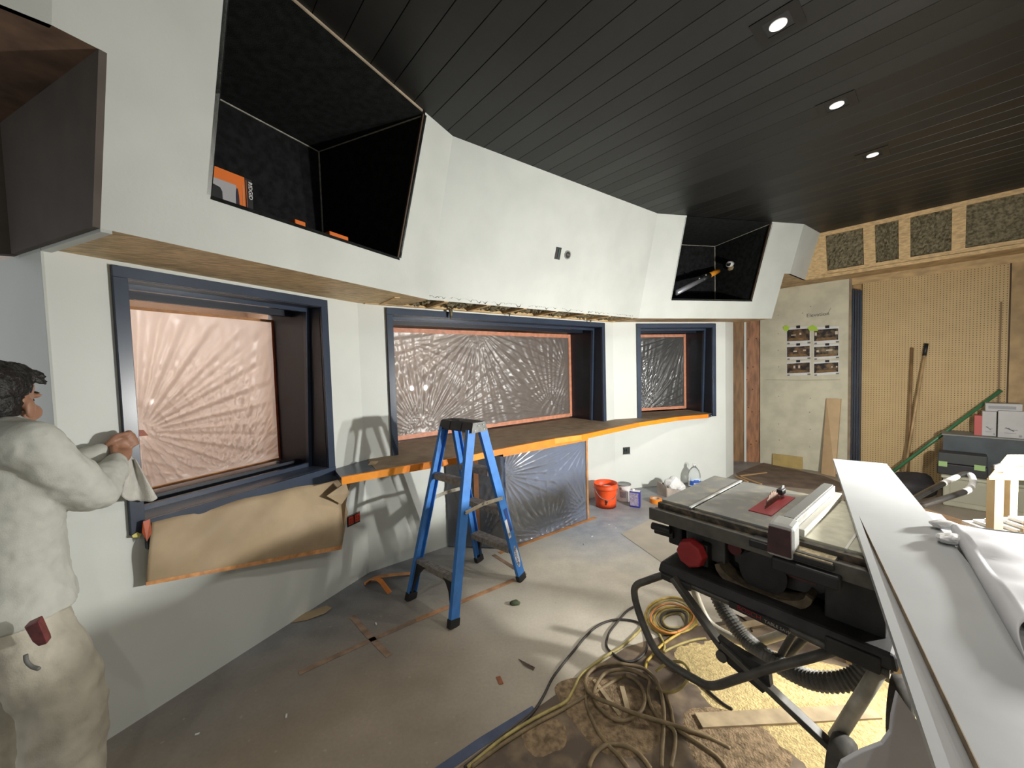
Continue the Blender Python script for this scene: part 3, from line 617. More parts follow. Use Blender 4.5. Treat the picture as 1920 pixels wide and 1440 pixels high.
def panel_box(x0, y0, x1, y1, rnd, label):
    c = PC.px((x0+x1)/2, (y0+y1)/2); t = thing('outlet_box', c, label, 'electrical box'); u = PC.t; w = np.cross(PC.n, u); w = w if w[2] > 0 else -w
    dx = abs(PC.s(x1, y0)-PC.s(x0, y0))/2; dz = abs(PC.px(x0, y0)[2]-PC.px(x0, y1)[2])/2*1.03
    if rnd:
        MB().lathe(c+PC.n*.001, [(dx, 0), (dx, .004)], 20, PC.n).build('ring', GREYM, t); MB().lathe(c+PC.n*.004, [(dx*.75, 0), (dx*.75, .002)], 20, PC.n).build('box', BLACKM, t)
        MB().bar(c+PC.n*.007-u*.02, c+PC.n*.007+u*.02, .01, .01).build('bracket', CHROME, t)
    else:
        MB().prism([c-u*dx-w*dz, c+u*dx-w*dz, c+u*dx+w*dz, c-u*dx+w*dz], PC.n*.004).build('box', BLACKM, t)
        MB().prism([c-u*dx*.1-w*dz*.8+PC.n*.004, c+u*dx*.1-w*dz*.8+PC.n*.004, c+u*dx*.3+w*dz*.8+PC.n*.004, c-u*dx*.0+w*dz*.8+PC.n*.004], PC.n*.006).build('wire', mat('teal_wire', (.03, .09, .07), .5), t)
panel_box(1041, 463, 1051, 487, False, 'rectangular black box cut into the upper wall over the middle window')
panel_box(1058, 469, 1070, 487, True, 'round metal box cut into the upper wall over the middle window')
# ================================================================== RECESSED LIGHTS
def downlight(p, label, vis=True):
    t = thing('recessed_light', V(p[0], p[1], ZC), label, 'light', 'recessed square lights in the black ceiling')
    u, w = azd(48.7), azd(138.7); h = .055; H = .085
    fr = MB()
    for s in (-1, 1):
        fr.hexa([V(p[0], p[1], ZC)+u*(s*.075-.02)-w*.095+Z*-.004, V(p[0], p[1], ZC)+u*(s*.075+.02)-w*.095+Z*-.004, V(p[0], p[1], ZC)+u*(s*.075+.02)+w*.095+Z*-.004, V(p[0], p[1], ZC)+u*(s*.075-.02)+w*.095+Z*-.004] + [V(p[0], p[1], ZC)+u*(s*.075+e)+w*f+Z*.001 for (e, f) in ((-.02, -.095), (.02, -.095), (.02, .095), (-.02, .095))])
        fr.hexa([V(p[0], p[1], ZC)+w*(s*.075-.02)-u*.055+Z*-.004, V(p[0], p[1], ZC)+w*(s*.075+.02)-u*.055+Z*-.004, V(p[0], p[1], ZC)+w*(s*.075+.02)+u*.055+Z*-.004, V(p[0], p[1], ZC)+w*(s*.075-.02)+u*.055+Z*-.004] + [V(p[0], p[1], ZC)+w*(s*.075+e)+u*f+Z*.001 for (e, f) in ((-.02, -.055), (.02, -.055), (.02, .055), (-.02, .055))])
    fr.build('trim', mat('black_light_trim', (.004, .004, .004), .4), t)
    MB().prism([V(p[0], p[1], ZC-.0015)+u*a+w*b for (a, b) in ((-.055, -.055), (.055, -.055), (.055, .055), (-.055, .055))], Z*.001).build('baffle', mat('black_light_well', (.002, .002, .002), .6), t)
    MB().lathe(V(p[0], p[1], ZC-.006), [(.036, 0), (.036, .004)], 24).build('lens', mat('light_lens', (.9, .88, .82), .4, emit=((1, .95, .85), .55)), t)
    lamp('recessed_light_bulb', 'SPOT', (p[0], p[1], ZC-.02), DOWN_W, (1, .95, .86), .04, (p[0], p[1], 0), math.radians(150), .6)
    return t
downlight(at_z(1459, 45, ZC), 'square recessed light nearest the camera'); downlight(at_z(1569, 196, ZC), 'second square recessed light along the black ceiling'); downlight(at_z(1636, 290, ZC), 'farthest square recessed light, near the wood framing')
for i, (x, y) in enumerate(((.2, -1.2), (1.6, -.6), (3.0, .3), (.55, 1.30) if False else (-1.0, -2.2))):
    downlight((x, y), ('square recessed light behind the camera, left of three', 'square recessed light behind the camera, middle', 'square recessed light behind the camera on the right', 'square recessed light in the back corner')[i])
# ================================================================== WORK LIGHT (just right of the picture)
WB = (V(*LAMP_HEADS[0])+V(*LAMP_HEADS[1]))/2 + V(.09, -.03, 0)
wl = thing('work_light', (WB[0], WB[1], 0), 'twin head site work light on a tripod right of the boards', 'work light')
for a in (90, 210, 330): MB().tube([V(WB[0], WB[1], .5), V(WB[0], WB[1], 0)+azd(a)*.30+Z*.012], .012, 8).build('leg', GREYM, wl)
MB().tube([V(WB[0], WB[1], .3), V(WB[0], WB[1], 1.19)], .014, 10).build('pole', GREYM, wl)
MB().tube([V(*LAMP_HEADS[0])+V(.08, -.02, -.03), V(*LAMP_HEADS[1])+V(.08, -.02, -.03)], .012, 8).build('crossbar', GREYM, wl)
AIMS = [azd(-80), azd(-14)]
for h, LAIM in zip(LAMP_HEADS, AIMS):
    c = V(*h); d = LAIM
    s = V(d[1], -d[0], 0)/math.hypot(d[0], d[1])
    hd_ = MB().bar(c-d*.06, c-d*.012, .17, .13).build('head', mat('yellow_housing', (.55, .38, .03), .5), wl, bevel=.006)
    MB().bar(c-d*.011, c-d*.006, .14, .10).build('led_panel', mat('led_panel_glow', (1, 1, 1), .4, emit=((1, .97, .92), 12.0)), wl)
    lamp('work_light_bulb', 'AREA', tuple(c), WORK_W, (1, .985, .94), .075, tuple(c+LAIM))
# low spot lamp on the floor behind the boards, shining under the saw
l2 = V(2.46, 1.86, .62); w2 = thing('work_light', (l2[0], l2[1], 0), 'small low work light on the floor behind the bundle', 'work light')
aim2 = V(1.12, 1.08, 0)-l2; aim2 /= np.linalg.norm(aim2)
MB().lathe(V(l2[0], l2[1], 0), [(.11, 0), (.11, .012), (.02, .02)], 20).build('base', BLACKM, w2)
MB().tube([V(l2[0], l2[1], .01), l2-aim2*.07], .012, 8).build('pole', GREYM, w2)
MB().bar(l2-aim2*.06, l2-aim2*.012, .13, .11).build('head', mat('yellow_housing', (.55, .38, .03), .5), w2, bevel=.006)
MB().bar(l2-aim2*.011, l2-aim2*.006, .10, .08).build('led_panel', mat('led_panel_glow', (1, 1, 1), .4, emit=((1, .97, .92), 12.0)), w2)
lamp('work_light_bulb', 'SPOT', tuple(l2), LOW_W*4, (1, .95, .85), .03, tuple(l2+aim2), math.radians(58), .5)
# ================================================================== STEP LADDER
LC = V(-.36, 2.70, 0); LW, LS = azd(131), azd(41)
BLUE = mat('blue_fiberglass', (.045, .21, .60), .45, var=.10, scale=18); TREAD = mat('dusty_aluminium_tread', (.30, .275, .25), .55, metal=.3, var=.25, scale=40)
lad = thing('step_ladder', LC, 'blue fibreglass double-sided step ladder standing open on the floor', 'ladder')
def lp(a, b, z): return LC + LW*a + LS*b + Z*z
ZT = 1.19
def rail_c(sa, sb, z): f = z/ZT; return lp(sa*(.228+(.140-.228)*f), sb*(.335+(.052-.335)*f), z)
for sa in (-1, 1):
    for sb in (-1, 1):
        a, b = rail_c(sa, sb, .012), rail_c(sa, sb, ZT-.01)
        t = (b-a)/np.linalg.norm(b-a); x = LW - t*np.dot(LW, t); x /= np.linalg.norm(x); y = np.cross(t, x)
        # channel: web on the outside, two flanges
        def pr(q, i, j): return q + x*i + y*j
        hw = .034; web = MB()
        o, i_ = sa*.014, sa*.009
        def slab(i0, i1, j0, j1): return [pr(a, i0, j0), pr(a, i1, j0), pr(a, i1, j1), pr(a, i0, j1), pr(b, i0, j0), pr(b, i1, j0), pr(b, i1, j1), pr(b, i0, j1)]
        web.hexa(slab(min(o, i_), max(o, i_), -hw, hw)); web.hexa(slab(min(-o, i_), max(-o, i_), -hw, -hw+.005)); web.hexa(slab(min(-o, i_), max(-o, i_), hw-.005, hw))
        web.build('rail', BLUE, lad)
        f0 = rail_c(sa, sb, 0); ft = MB(); ft.bar(rail_c(sa, sb, .0), rail_c(sa, sb, .05), .036, .078, up=LS); ft.build('foot', BLACKM, lad, bevel=.003)
        # black knee brace
        z1 = .255; p0 = rail_c(sa, sb, .05)-LW*sa*.016; p1 = rail_c(sa, sb, z1)-LW*sa*.125; p2 = rail_c(sa, sb, z1)-LW*sa*.016
        mids = [p0*(1-q)+p1*q + (p2-(p0+p1)/2)*(.36*math.sin(math.pi*q)) for q in (.25, .5, .75)]
        MB().prism([p0, *mids, p1, p1+Z*.012, p2], LS*sb*.02).build('knee_brace', BLACKM, lad)
        if sb > 0: MB().prism([rail_c(sa, sb, .50)-LW*sa*.016, rail_c(sa, sb, .56)-LW*sa*.07, rail_c(sa, sb, .56)-LW*sa*.016], LS*sb*.012).build('knee_brace', BLACKM, lad)
STEPZ = (.275, .575, .875)
for sb in (-1, 1):
    for z in (STEPZ if sb > 0 else (.275, .86)):
        dw_ = .082 if sb > 0 else .046
        a, b = rail_c(-1, sb, z)+LW*.010, rail_c(1, sb, z)-LW*.010
        st = MB().bar(a, b, dw_, .006, up=Z).bar(a+LS*sb*dw_/2-Z*.018, b+LS*sb*dw_/2-Z*.018, .005, .04).bar(a-LS*sb*dw_/2-Z*.018, b-LS*sb*dw_/2-Z*.018, .005, .04)
        for k in ((-.03, -.015, 0, .015, .03) if sb > 0 else (-.014, .0, .014)): st.bar(a+LS*k+Z*.0035, b+LS*k+Z*.0035, .005, .002)
        st.build('step', TREAD, lad)
for sa in (-1, 1):
    zz = .665
    a, b = rail_c(sa, -1, zz)+LW*sa*.02, rail_c(sa, 1, zz)+LW*sa*.02; m_ = (a+b)/2+Z*.012
    MB().bar(a, m_+(m_-a)*.06, .003, .026).bar(m_-(b-m_)*.06+LW*sa*.004, b+LW*sa*.004, .003, .026).build('spreader', CHROME, lad)
    for q in (a, b, m_-(m_-a)*.1, m_+(b-m_)*.1): MB().lathe(q+LW*sa*.0, [(.007, 0), (.007, .006)], 8, LW*sa).build('rivet', GREYM, lad)
cap = MB(); ca, cb = .170, .080
cap.hexa([lp(-ca, -cb, 1.17), lp(ca, -cb, 1.17), lp(ca, cb, 1.17), lp(-ca, cb, 1.17), lp(-ca+.006, -cb+.022, 1.236), lp(ca-.006, -cb+.022, 1.236), lp(ca-.006, cb-.022, 1.236), lp(-ca+.006, cb-.022, 1.236)])
cp_ = cap.build('top_cap', BLACKM, lad, bevel=.006)
MB().hexa([lp(-.09, -.045, 1.236), lp(.02, -.045, 1.236), lp(.02, .03, 1.236), lp(-.09, .03, 1.236), lp(-.08, -.04, 1.243), lp(.015, -.04, 1.243), lp(.015, .025, 1.243), lp(-.08, .025, 1.243)]).build('tool_tray', BLACKM, cp_)
for sb in (-1, 1):
    for a_ in (-.06, .06): MB().fbox(Frame((0, 0), az=0), 0, .001, 0, .001, 0, .001) if False else MB().bar(lp(a_, sb*(cb-.004), 1.175), lp(a_, sb*(cb-.02), 1.228), .012, .01).build('cap_rib', BLACKM, cp_)
for sa in (-1, 1):
    pl_ = MB().prism([lp(sa*(ca+.001), -cb+.002, 1.165), lp(sa*(ca+.001), cb-.002, 1.165), lp(sa*(ca-.004), cb-.024, 1.232), lp(sa*(ca-.004), -cb+.024, 1.232)], LW*sa*.004).build('end_plate', mat('grey_cap_plate', (.13, .135, .13), .5, metal=.4, var=.2, scale=40), lad)
    for (b_, z_) in ((-.045, 1.18), (.04, 1.182), (-.01, 1.21), (.035, 1.213)): MB().lathe(lp(sa*(ca+.003), b_, z_), [(.005, 0), (.004, .004)], 8, LW*sa).build('rivet', CHROME, pl_)
# stickers on the near rail
def rail_pt(z, j, out=.0155):
    a, b = rail_c(1, 1, .012), rail_c(1, 1, ZT-.01); t = (b-a)/np.linalg.norm(b-a); x = LW - t*np.dot(LW, t); x /= np.linalg.norm(x); y = np.cross(t, x); return rail_c(1, 1, z)+x*out-y*j, t, x, -y
def sticker(z0, z1, j0, j1, m, name, round_=False):
    if round_:
        P = []
        for k in range(20):
            a = 2*math.pi*k/20; P.append(rail_pt((z0+z1)/2+(z1-z0)/2*math.sin(a), (j0+j1)/2+(j1-j0)/2*math.cos(a))[0])
    else: P = [rail_pt(z0, j0)[0], rail_pt(z0, j1)[0], rail_pt(z1, j1)[0], rail_pt(z1, j0)[0]]
    return MB().prism(P, rail_pt(.5, 0)[2]*.0008).build(name, m, lad)
DB = mat('sticker_dark_blue', (.02, .06, .25), .5); SW = mat('sticker_white', (.75, .76, .76), .5)
sticker(.50, .575, -.02, .012, DB, 'sticker'); sticker(.40, .50, -.02, .006, DB, 'sticker'); sticker(.36, .50, .006, .03, SW, 'sticker')
sticker(.375, .40, .009, .026, mat('barcode_grey', (.35, .35, .36), .5), 'sticker')
sticker(.115, .285, -.022, .022, SW, 'sticker', True); sticker(.12, .155, -.012, .012, DB, 'sticker', True); sticker(.245, .28, -.012, .012, DB, 'sticker', True)
q, t, x, y = rail_pt(.262, -.010, .0168); text_obj('sticker_lettering', 'WERNER', mat('letter_blue', (.02, .06, .3), .5), lad, q, -t, y, .030)
# ================================================================== MASKED CABINET UNDER THE LEDGE
ca0, ca1, ca2 = at_z(842, 1024.5), at_z(950, 1028), at_z(1101, 972.5)
CF = Frame(ca1[:2], b=ca2[:2]); CSd = Frame(ca0[:2], b=ca1[:2])
cab = thing('masked_cabinet', CF.p(CF.len/2, -.2, 0), 'blue cabinet under the ledge wrapped in clear masking film', 'cabinet')
back = CF.p(CF.len, -.30, 0); HT = .835
MB().prism([CF.p(0, 0, 0), CF.p(CF.len, 0, 0), V(back[0], back[1], 0), V(ca0[0], ca0[1], 0)], V(0, 0, HT)).build('body', mat('slate_blue_paint', (.125, .19, .33), .5, var=.08, scale=6), cab)
WRAP = film_mat('wrap_film', (.85, .85, .85), .76, .06, .17, 2.3)
r_ = np.random.default_rng(4); KK = r_.uniform(-1, 1, (10, 3))
def wrap(fr, L, amp):
    fans = [(1.02, 1.0, 30, .5), (-.02, .80, 34, 1.0), (.5, -.03, 40, .3), (1.0, .1, 30, 2.0)]
    def fn(u, v):
        h = sum(.0012*am*math.sin(kx*9*u+ky*30*v+4*am) for kx, ky, am in KK)
        for (fu, fv, n, ph) in fans:
            dx, dy = u-fu, v-fv; r = math.hypot(dx, dy)+1e-6; th = math.atan2(dy, dx); h += .009*max(0, math.sin(th*n+ph))**2*min(1, r*4)*math.exp(-r*2.6)
        h += .006*abs(math.sin(50*u+6*v))*math.exp(-22*v)
        return fr.p(L*u, .012+amp*h, .012+(HT-.018)*v)
    return fn
MB().grid(110, 110, wrap(CF, CF.len, 1)).build('plastic_film', WRAP, cab, smooth=True, fix=False)
MB().grid(40, 60, wrap(CSd, CSd.len, 1.3)).build('plastic_film', WRAP, cab, smooth=True, fix=False)
MB().fbox(CF, CF.len-.012, CF.len+.012, .010, .016, 0, HT).build('tape_strip', ORANGED, cab)
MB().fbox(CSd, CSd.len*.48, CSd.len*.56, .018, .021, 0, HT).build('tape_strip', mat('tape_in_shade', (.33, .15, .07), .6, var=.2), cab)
MB().fbox(CF, -.10, CF.len+.09, .012, .055, .001, .003).build('tape_strip', ORANGED, cab)
MB().fbox(CF, -.02, CF.len+.02, .012, .018, HT-.01, HT+.02).build('tape_strip', ORANGE, cab)
# ================================================================== THINGS ON THE FLOOR BY THE WALL
def on_floor(x, y): return at_z(x, y, 0)
bk = on_floor(1136, 948); t = thing('bucket', bk, 'small orange plastic bucket with paint smears by the white wall', 'bucket')
OR = mat('orange_bucket_plastic', (.82, .09, .015), .45, var=.12, scale=9)
MB().lathe(bk, [(.001, .004), (.108, .004), (.112, .002), (.113, 0), (.116, .06), (.126, .20), (.127, .205), (.134, .207), (.134, .23), (.128, .232), (.130, .262), (.133, .266), (.127, .266), (.122, .20), (.108, .012), (.001, .012)], 32, closed=False).build('pail', OR, t, smooth=True)
hp = [bk+V(-.133*math.cos(a), -.06*math.sin(a)*1.6-.03, .235-.13*math.sin(a)) for a in np.linspace(0, math.pi, 14)]
MB().tube(hp, .003, 6).build('handle', GREYM, t)
sm_ = MB()
for (a, z) in ((-1.8, .09), (-1.75, .075), (-1.7, .085), (-1.78, .06)): sm_.sphere(bk+V(.120*math.cos(a), .120*math.sin(a), z), (.008, .006, .013), 8, 6)
sm_.build('paint_smear', BLACKM, t)
MB().sphere(bk+V(.02, -.01, .20), (.09, .08, .03), 10, 6).build('crumpled_rag', WHITEP, t)
pc_ = on_floor(1170, 937); t = thing('paint_can', pc_, 'white gallon paint can behind the orange bucket', 'paint can')
MB().lathe(pc_, [(.001, 0), (.080, 0), (.082, .004), (.080, .008), (.080, .185)], 28, closed=False).build('body', mat('can_label_white', (.62, .60, .58), .5, var=.06), t, smooth=True)
MB().lathe(pc_+Z*.183, [(.080, 0), (.084, .002), (.084, .010), (.076, .012), (.072, .006), (.001, .006)], 28, closed=False).build('lid', GREYM, t, smooth=True)
MB().lathe(pc_+V(-.055, -.062, .155), [(.016, 0), (.014, .006)], 12, V(-.66, -.75, 0)).build('handle_ear', GREYM, t)
for (z0, z1) in ((.05, .12),): MB().grid(10, 1, lambda u, v: pc_+V(.0808*math.sin(-.9+.9*u), -.0808*math.cos(-.9+.9*u), z0+(z1-z0)*v)).build('label_print', mat('label_grey_print', (.38, .38, .4), .5, var=.2, scale=60), t)
sc = on_floor(1191, 950); t = thing('solvent_can', sc, 'blue and white rectangular solvent can standing before the paint can', 'can')
rz = math.radians(-28); MB().box(sc+Z*.09, (.115, .062, .18), rz).build('body', mat('can_blue', (.03, .035, .28), .4), t, bevel=.008)
fx = V(math.cos(rz), math.sin(rz), 0); fy = V(-math.sin(rz), math.cos(rz), 0)
MB().prism([sc-fy*.0315-fx*.05+Z*.02, sc-fy*.0315+fx*.042+Z*.02, sc-fy*.0315+fx*.042+Z*.165, sc-fy*.0315-fx*.05+Z*.165], -fy*.001).build('label', mat('label_violet_grey', (.32, .29, .40), .5, var=.3, scale=70), t)
MB().lathe(sc-fx*.02+Z*.18, [(.016, 0), (.016, .02)], 14).build('cap', WHITEP, t)
MB().box(sc+Z*.182, (.108, .055, .006), rz).build('top', WHITEP, t)
tr = on_floor(1230, 942); t = thing('tape_roll', tr, 'roll of orange masking tape lying flat on the floor', 'tape roll')
MB().lathe(tr, [(.042, .0), (.066, 0), (.066, .048), (.042, .048), (.042, 0)], 28, closed=False).build('tape', ORANGE, t)
MB().lathe(tr, [(.038, .001), (.042, .001), (.042, .049), (.038, .049), (.038, .001)], 28, closed=False).build('core', mat('cardboard_core', (.55, .47, .36), .7), t)
tb = on_floor(1258, 926); t = thing('torn_box', tb, 'torn cardboard box stuffed with crumpled white paper', 'box')
rz = math.radians(24); CBm = mat('grey_cardboard', (.34, .29, .25), .7, var=.2)
fx = V(math.cos(rz), math.sin(rz), 0); fy = V(-math.sin(rz), math.cos(rz), 0)
def wallp(p, q, h0, h1): return MB().prism([p, q, q+Z*h1, p+Z*h0], np.cross(q-p, Z)/np.linalg.norm(q-p)*.004)
C_ = [tb-fx*.14-fy*.07, tb+fx*.12-fy*.07, tb+fx*.12+fy*.08, tb-fx*.14+fy*.08]
for (i, j, h0, h1) in ((0, 1, .12, .04), (1, 2, .05, .12), (2, 3, .10, .14), (3, 0, .16, .13)): wallp(C_[i], C_[j], h0, h1).build('side', CBm, t)
MB().prism([C_[0]-fy*.002+fx*.02+Z*.02, C_[0]-fy*.002+fx*.09+Z*.02, C_[0]-fy*.002+fx*.09+Z*.08, C_[0]-fy*.002+fx*.02+Z*.09], -fy*.001).build('orange_print', ORANGE, t)
MB().prism(C_, V(0, 0, .004)).build('bottom', CBm, t)
def crumple(c, r, seed, n=3):
    bm = bmesh.new(); bmesh.ops.create_icosphere(bm, subdivisions=n, radius=1.0); rr = np.random.default_rng(seed); mb = MB(); K = rr.uniform(-1, 1, (9, 4))
    vs = []
    for v in bm.verts:
        h = 1+.16*sum(abs(math.sin(3.2*(k[0]*v.co.x+k[1]*v.co.y+k[2]*v.co.z)+k[3]*6))-.6 for k in K)/2.2
        vs.append((c[0]+r[0]*v.co.x*h, c[1]+r[1]*v.co.y*h, max(c[2]+r[2]*v.co.z*h, .003)))
    mb.add(vs, [tuple(q.index for q in f.verts) for f in bm.faces]); bm.free(); return mb
crumple(tb+fx*.03+Z*.12, (.10, .08, .09), 8).build('crumpled_paper', WHITEP, t); crumple(tb+fx*.11+Z*.07, (.09, .07, .07), 9).build('crumpled_paper', WHITEP, t)
jg = on_floor(1302, 913); t = thing('water_jug', jg, 'clear gallon water jug with a blue label by the wall', 'bottle')
CLR = mat('clear_plastic', (.92, .95, .97), .06, trans=.92, ior=1.25)
MB().lathe(jg, [(.001, .003), (.060, .003), (.072, .012), (.074, .05), (.071, .06), (.074, .07), (.074, .15), (.070, .185), (.055, .225), (.030, .255), (.019, .268), (.019, .285), (.001, .285)], 28, closed=False).build('body', CLR, t, smooth=True)
MB().grid(20, 4, lambda u, v: jg+V(.0752*math.sin(-1.2+2.4*u), -.0752*math.cos(-1.2+2.4*u), .035+(.075 if abs(u-.45) < .2 else .06)*v)).build('label', mat('label_blue', (.03, .10, .45), .5), t)
text_obj('label_lettering', 'WATER', mat('label_white', (.85, .88, .9), .5), t, jg+V(-.048, -.0775, .048), V(1, .0, 0), Z, .030)
MB().grid(20, 1, lambda u, v: jg+V(.0750*math.sin(-1.2+2.4*u), -.0750*math.cos(-1.2+2.4*u), .028+.10*v)).build('label_band', mat('label_pale', (.55, .66, .78), .5), t)
MB().lathe(jg+Z*.285, [(.021, 0), (.021, .016), (.018, .018)], 16).build('cap', WHITEP, t)
MB().tube([jg+V(.035*math.cos(a)+.012, -.005, .275+.05*math.sin(a)) for a in np.linspace(-.2, math.pi+.2, 14)], .0028, 6).build('handle', WHITEP, t)
# scraps
def ribbon(pts, w, m, name, label, cat, side=None):
    P = spline(pts, 6); mb = MB(); n = len(P)
    def fn(u, v):
        i = int(round(u*(n-1))); tt = P[min(i+1, n-1)]-P[max(i-1, 0)]; sd = np.cross(tt, Z) if side is None else np.asarray(side, float)*np.linalg.norm(tt); sd = sd/(np.linalg.norm(sd)+1e-9); return P[i]+sd*w*(v-.5)
    mb.grid(n-1, 1, fn); return tag(mb.build(name, m, solid=.001, fix=False), label, cat)
ribbon([at_z(683, 1095, .004), at_z(705, 1083, .03), at_z(735, 1078, .035), at_z(770, 1075, .012)], .045, ORANGED, 'tape_scrap', 'long peeled strip of orange tape on the floor behind the ladder foot', 'tape scrap')
ribbon([at_z(690, 1093, .006), at_z(700, 1086, .07), at_z(712, 1088, .075), at_z(722, 1100, .04), at_z(731, 1112, .004)], .04, mat('dark_orange_tape', (.50, .16, .02), .5, var=.2, scale=20), 'tape_scrap', 'curled arch of orange tape on the floor behind the ladder foot', 'tape scrap')
tag(MB().prism([at_z(545, 1168, .002), at_z(572, 1149, .004), at_z(612, 1136, .012), at_z(622, 1140, .014), at_z(610, 1150, .010), at_z(575, 1163, .004)], Z*.002).build('paper_scrap', KRAFT), 'curled kraft paper scrap against the foot of the left wall', 'paper scrap')
tag(crumple(at_z(966, 1130, .012), (.035, .022, .016), 3, 2).build('lint_clump', mat('green_lint', (.07, .09, .05), .9, var=.3)), 'small dark green clump of lint on the floor before the ladder', 'debris')
tag(MB().prism([at_z(972, 1236, .001), at_z(985, 1246, .012), at_z(1003, 1252, .006), at_z(1000, 1257, .002)], Z*.003).build('wood_chip', mat('dark_chip', (.10, .07, .05), .8)), 'thin dark wood chip on the floor left of the cables', 'debris')
tag(MB().prism([at_z(930, 1270, .001), at_z(938, 1268, .008), at_z(944, 1282, .003), at_z(936, 1284, .001)], Z*.003).build('tape_scrap', mat('rust_scrap', (.30, .11, .05), .8)), 'tiny rust-coloured scrap on the floor left of the cables', 'debris')
r_ = np.random.default_rng(21)
for k, (x, y) in enumerate(((1095, 1020), (1142, 984), (1155, 990), (370, 1377), (537, 1343), (860, 1100), (1110, 1006), (705, 1010+160))):
    p = at_z(x, y, .002); tag(MB().box(p+Z*.002, (.012+.01*r_.random(), .007, .004), r_.random()*3).build('paint_chip', WHITEP), 'pale paint chip on the floor '+('in front of the cabinet corner', 'just left of the beige floor paper', 'at the tip of the beige floor paper', 'near the worker, close to the left wall', 'in the dark floor left of the ladder', 'between the ladder feet', 'in front of the masked cabinet film', 'right by the foot of the left wall')[k], 'debris', 'paint chips scattered on the floor')
def strip(pts, w, m, name, label, cat, z=.0015):
    mb = MB(); P = [at_z(x, y, z) for x, y in pts]
    for i in range(len(P)-1):
        t_ = (P[i+1]-P[i])/np.linalg.norm(P[i+1]-P[i]); n_ = V(t_[1], -t_[0], 0)*w/2; mb.prism([P[i]-n_, P[i+1]-n_, P[i+1]+n_, P[i]+n_], Z*.0006)
    return tag(mb.build(name, m), label, cat)
FADE = mat('worn_floor_tape', (.27, .185, .13), .6, var=.3, scale=12); FADE2 = mat('brighter_floor_tape', (.50, .27, .14), .6, var=.3, scale=12)
strip(((560, 1262), (700, 1198), (780, 1163)), .036, FADE, 'floor_tape', 'worn faded tape line on the floor left of the ladder', 'tape')
strip(((780, 1163), (868, 1127), (965, 1087)), .040, FADE2, 'floor_tape', 'orange tape line on the floor in front of the ladder', 'tape')
strip(((925, 1040), (985, 1078)), .035, FADE, 'floor_tape', 'faded tape line on the floor behind the ladder', 'tape')
strip(((660, 1155), (690, 1190), (730, 1230)), .036, FADE, 'floor_tape', 'faded short cross tape on the floor left of the ladder', 'tape')
strip(((815, 1452), (905, 1390), (1003, 1330)), .045, mat('blue_floor_tape', (.07, .09, .15), .6, var=.2), 'floor_tape', 'blue tape along the edge of the brown floor paper', 'tape')
# floor papers
tag(MB().prism([at_z(*q, .002) for q in ((845, 1450), (985, 1343), (1100, 1262), (1175, 1213), (1290, 1178), (1480, 1140), (1800, 1190), (2050, 1440))], Z*.001).build('floor_paper', mat('rosin_paper', (.135, .098, .070), .8, var=.2, scale=7, bump=.08, bscale=20, col2=(.27, .20, .125), ramp=(.45, .72), detail=8)), 'reddish brown rosin paper on the floor under the saw', 'paper')
tag(MB().prism([at_z(*q, .0022) for q in ((1165, 1001), (1232, 968), (1400, 1000), (1420, 1050), (1260, 1068))], Z*.001).build('floor_paper', mat('clean_floor_paper', (.42, .38, .31), .6, var=.08, scale=5)), 'cleaner beige paper rectangle on the floor between cabinet and saw', 'paper')
# ================================================================== TABLE SAW ON ITS FOLDING STAND
SO = at_z(1241, 936, .93); SU, SV = azd(141), azd(51); ST = .93
def sp(u, v, z): return V(SO[0], SO[1], 0) + SU*u + SV*v + Z*z
def spx(x, y, v): return at_plane(x, y, sp(0, v, 0), SV)          # picture point on the upright plane at depth v behind the saw front
def sbx(u0, u1, v0, v1, z0, z1): return MB().hexa([sp(u0, v0, z0), sp(u1, v0, z0), sp(u1, v1, z0), sp(u0, v1, z0), sp(u0, v0, z1), sp(u1, v0, z1), sp(u1, v1, z1), sp(u0, v1, z1)])
ALU = mat('dusty_cast_aluminium', (.30, .30, .285), .42, metal=.35, var=.12, scale=18, col2=(.42, .38, .27), ramp=(.5, .8))
ALU2 = mat('sawdust_covered_table', (.48, .46, .36), .6, var=.12, scale=25)
RAILM = mat('dusty_black_rail', (.075, .066, .052), .6, var=.4, scale=30, col2=(.20, .15, .10), ramp=(.45, .75))
SBODY = mat('saw_black_body', (.020, .019, .018), .6, var=.3, scale=14); SGREY = mat('saw_grey_panel', (.055, .053, .05), .55, var=.3, scale=14)
saw = thing('table_saw', sp(.4, .25, 0), 'portable table saw on a folding wheeled stand beside the cables', 'table saw')
sbx(0, .145, 0, .585, ST-.028, ST).build('extension_table', ALU, saw, bevel=.002)
sbx(.158, .535, .005, .585, ST-.028, ST-.001).build('table_top', ALU, saw, bevel=.002)
sbx(.535, .86, .005, .585, ST-.028, ST-.001).build('table_top', ALU2, saw, bevel=.002)
sbx(.140, .150, -.01, .585, ST-.002, ST+.003).build('mitre_slot_lip', mat('bright_edge', (.75, .75, .72), .3, metal=.5), saw)
sbx(.690, .697, -.005, .585, ST-.002, ST+.002).build('mitre_slot_lip', mat('bright_edge', (.75, .75, .72), .3, metal=.5), saw)
sbx(-.005, .88, -.028, -.004, ST-.060, ST-.010).build('rail_inner', RAILM, saw); sbx(-.012, .88, -.075, -.030, ST-.062, ST-.034).build('rail_shelf', RAILM, saw)
sbx(-.015, .88, -.092, -.076, ST-.078, ST-.022).build('rail_front', mat('rail_face', (.085, .08, .068), .55, var=.2, scale=20), saw, bevel=.002)
sbx(-.005, .88, .590, .625, ST-.06, ST-.015).build('rail_rear', RAILM, saw)
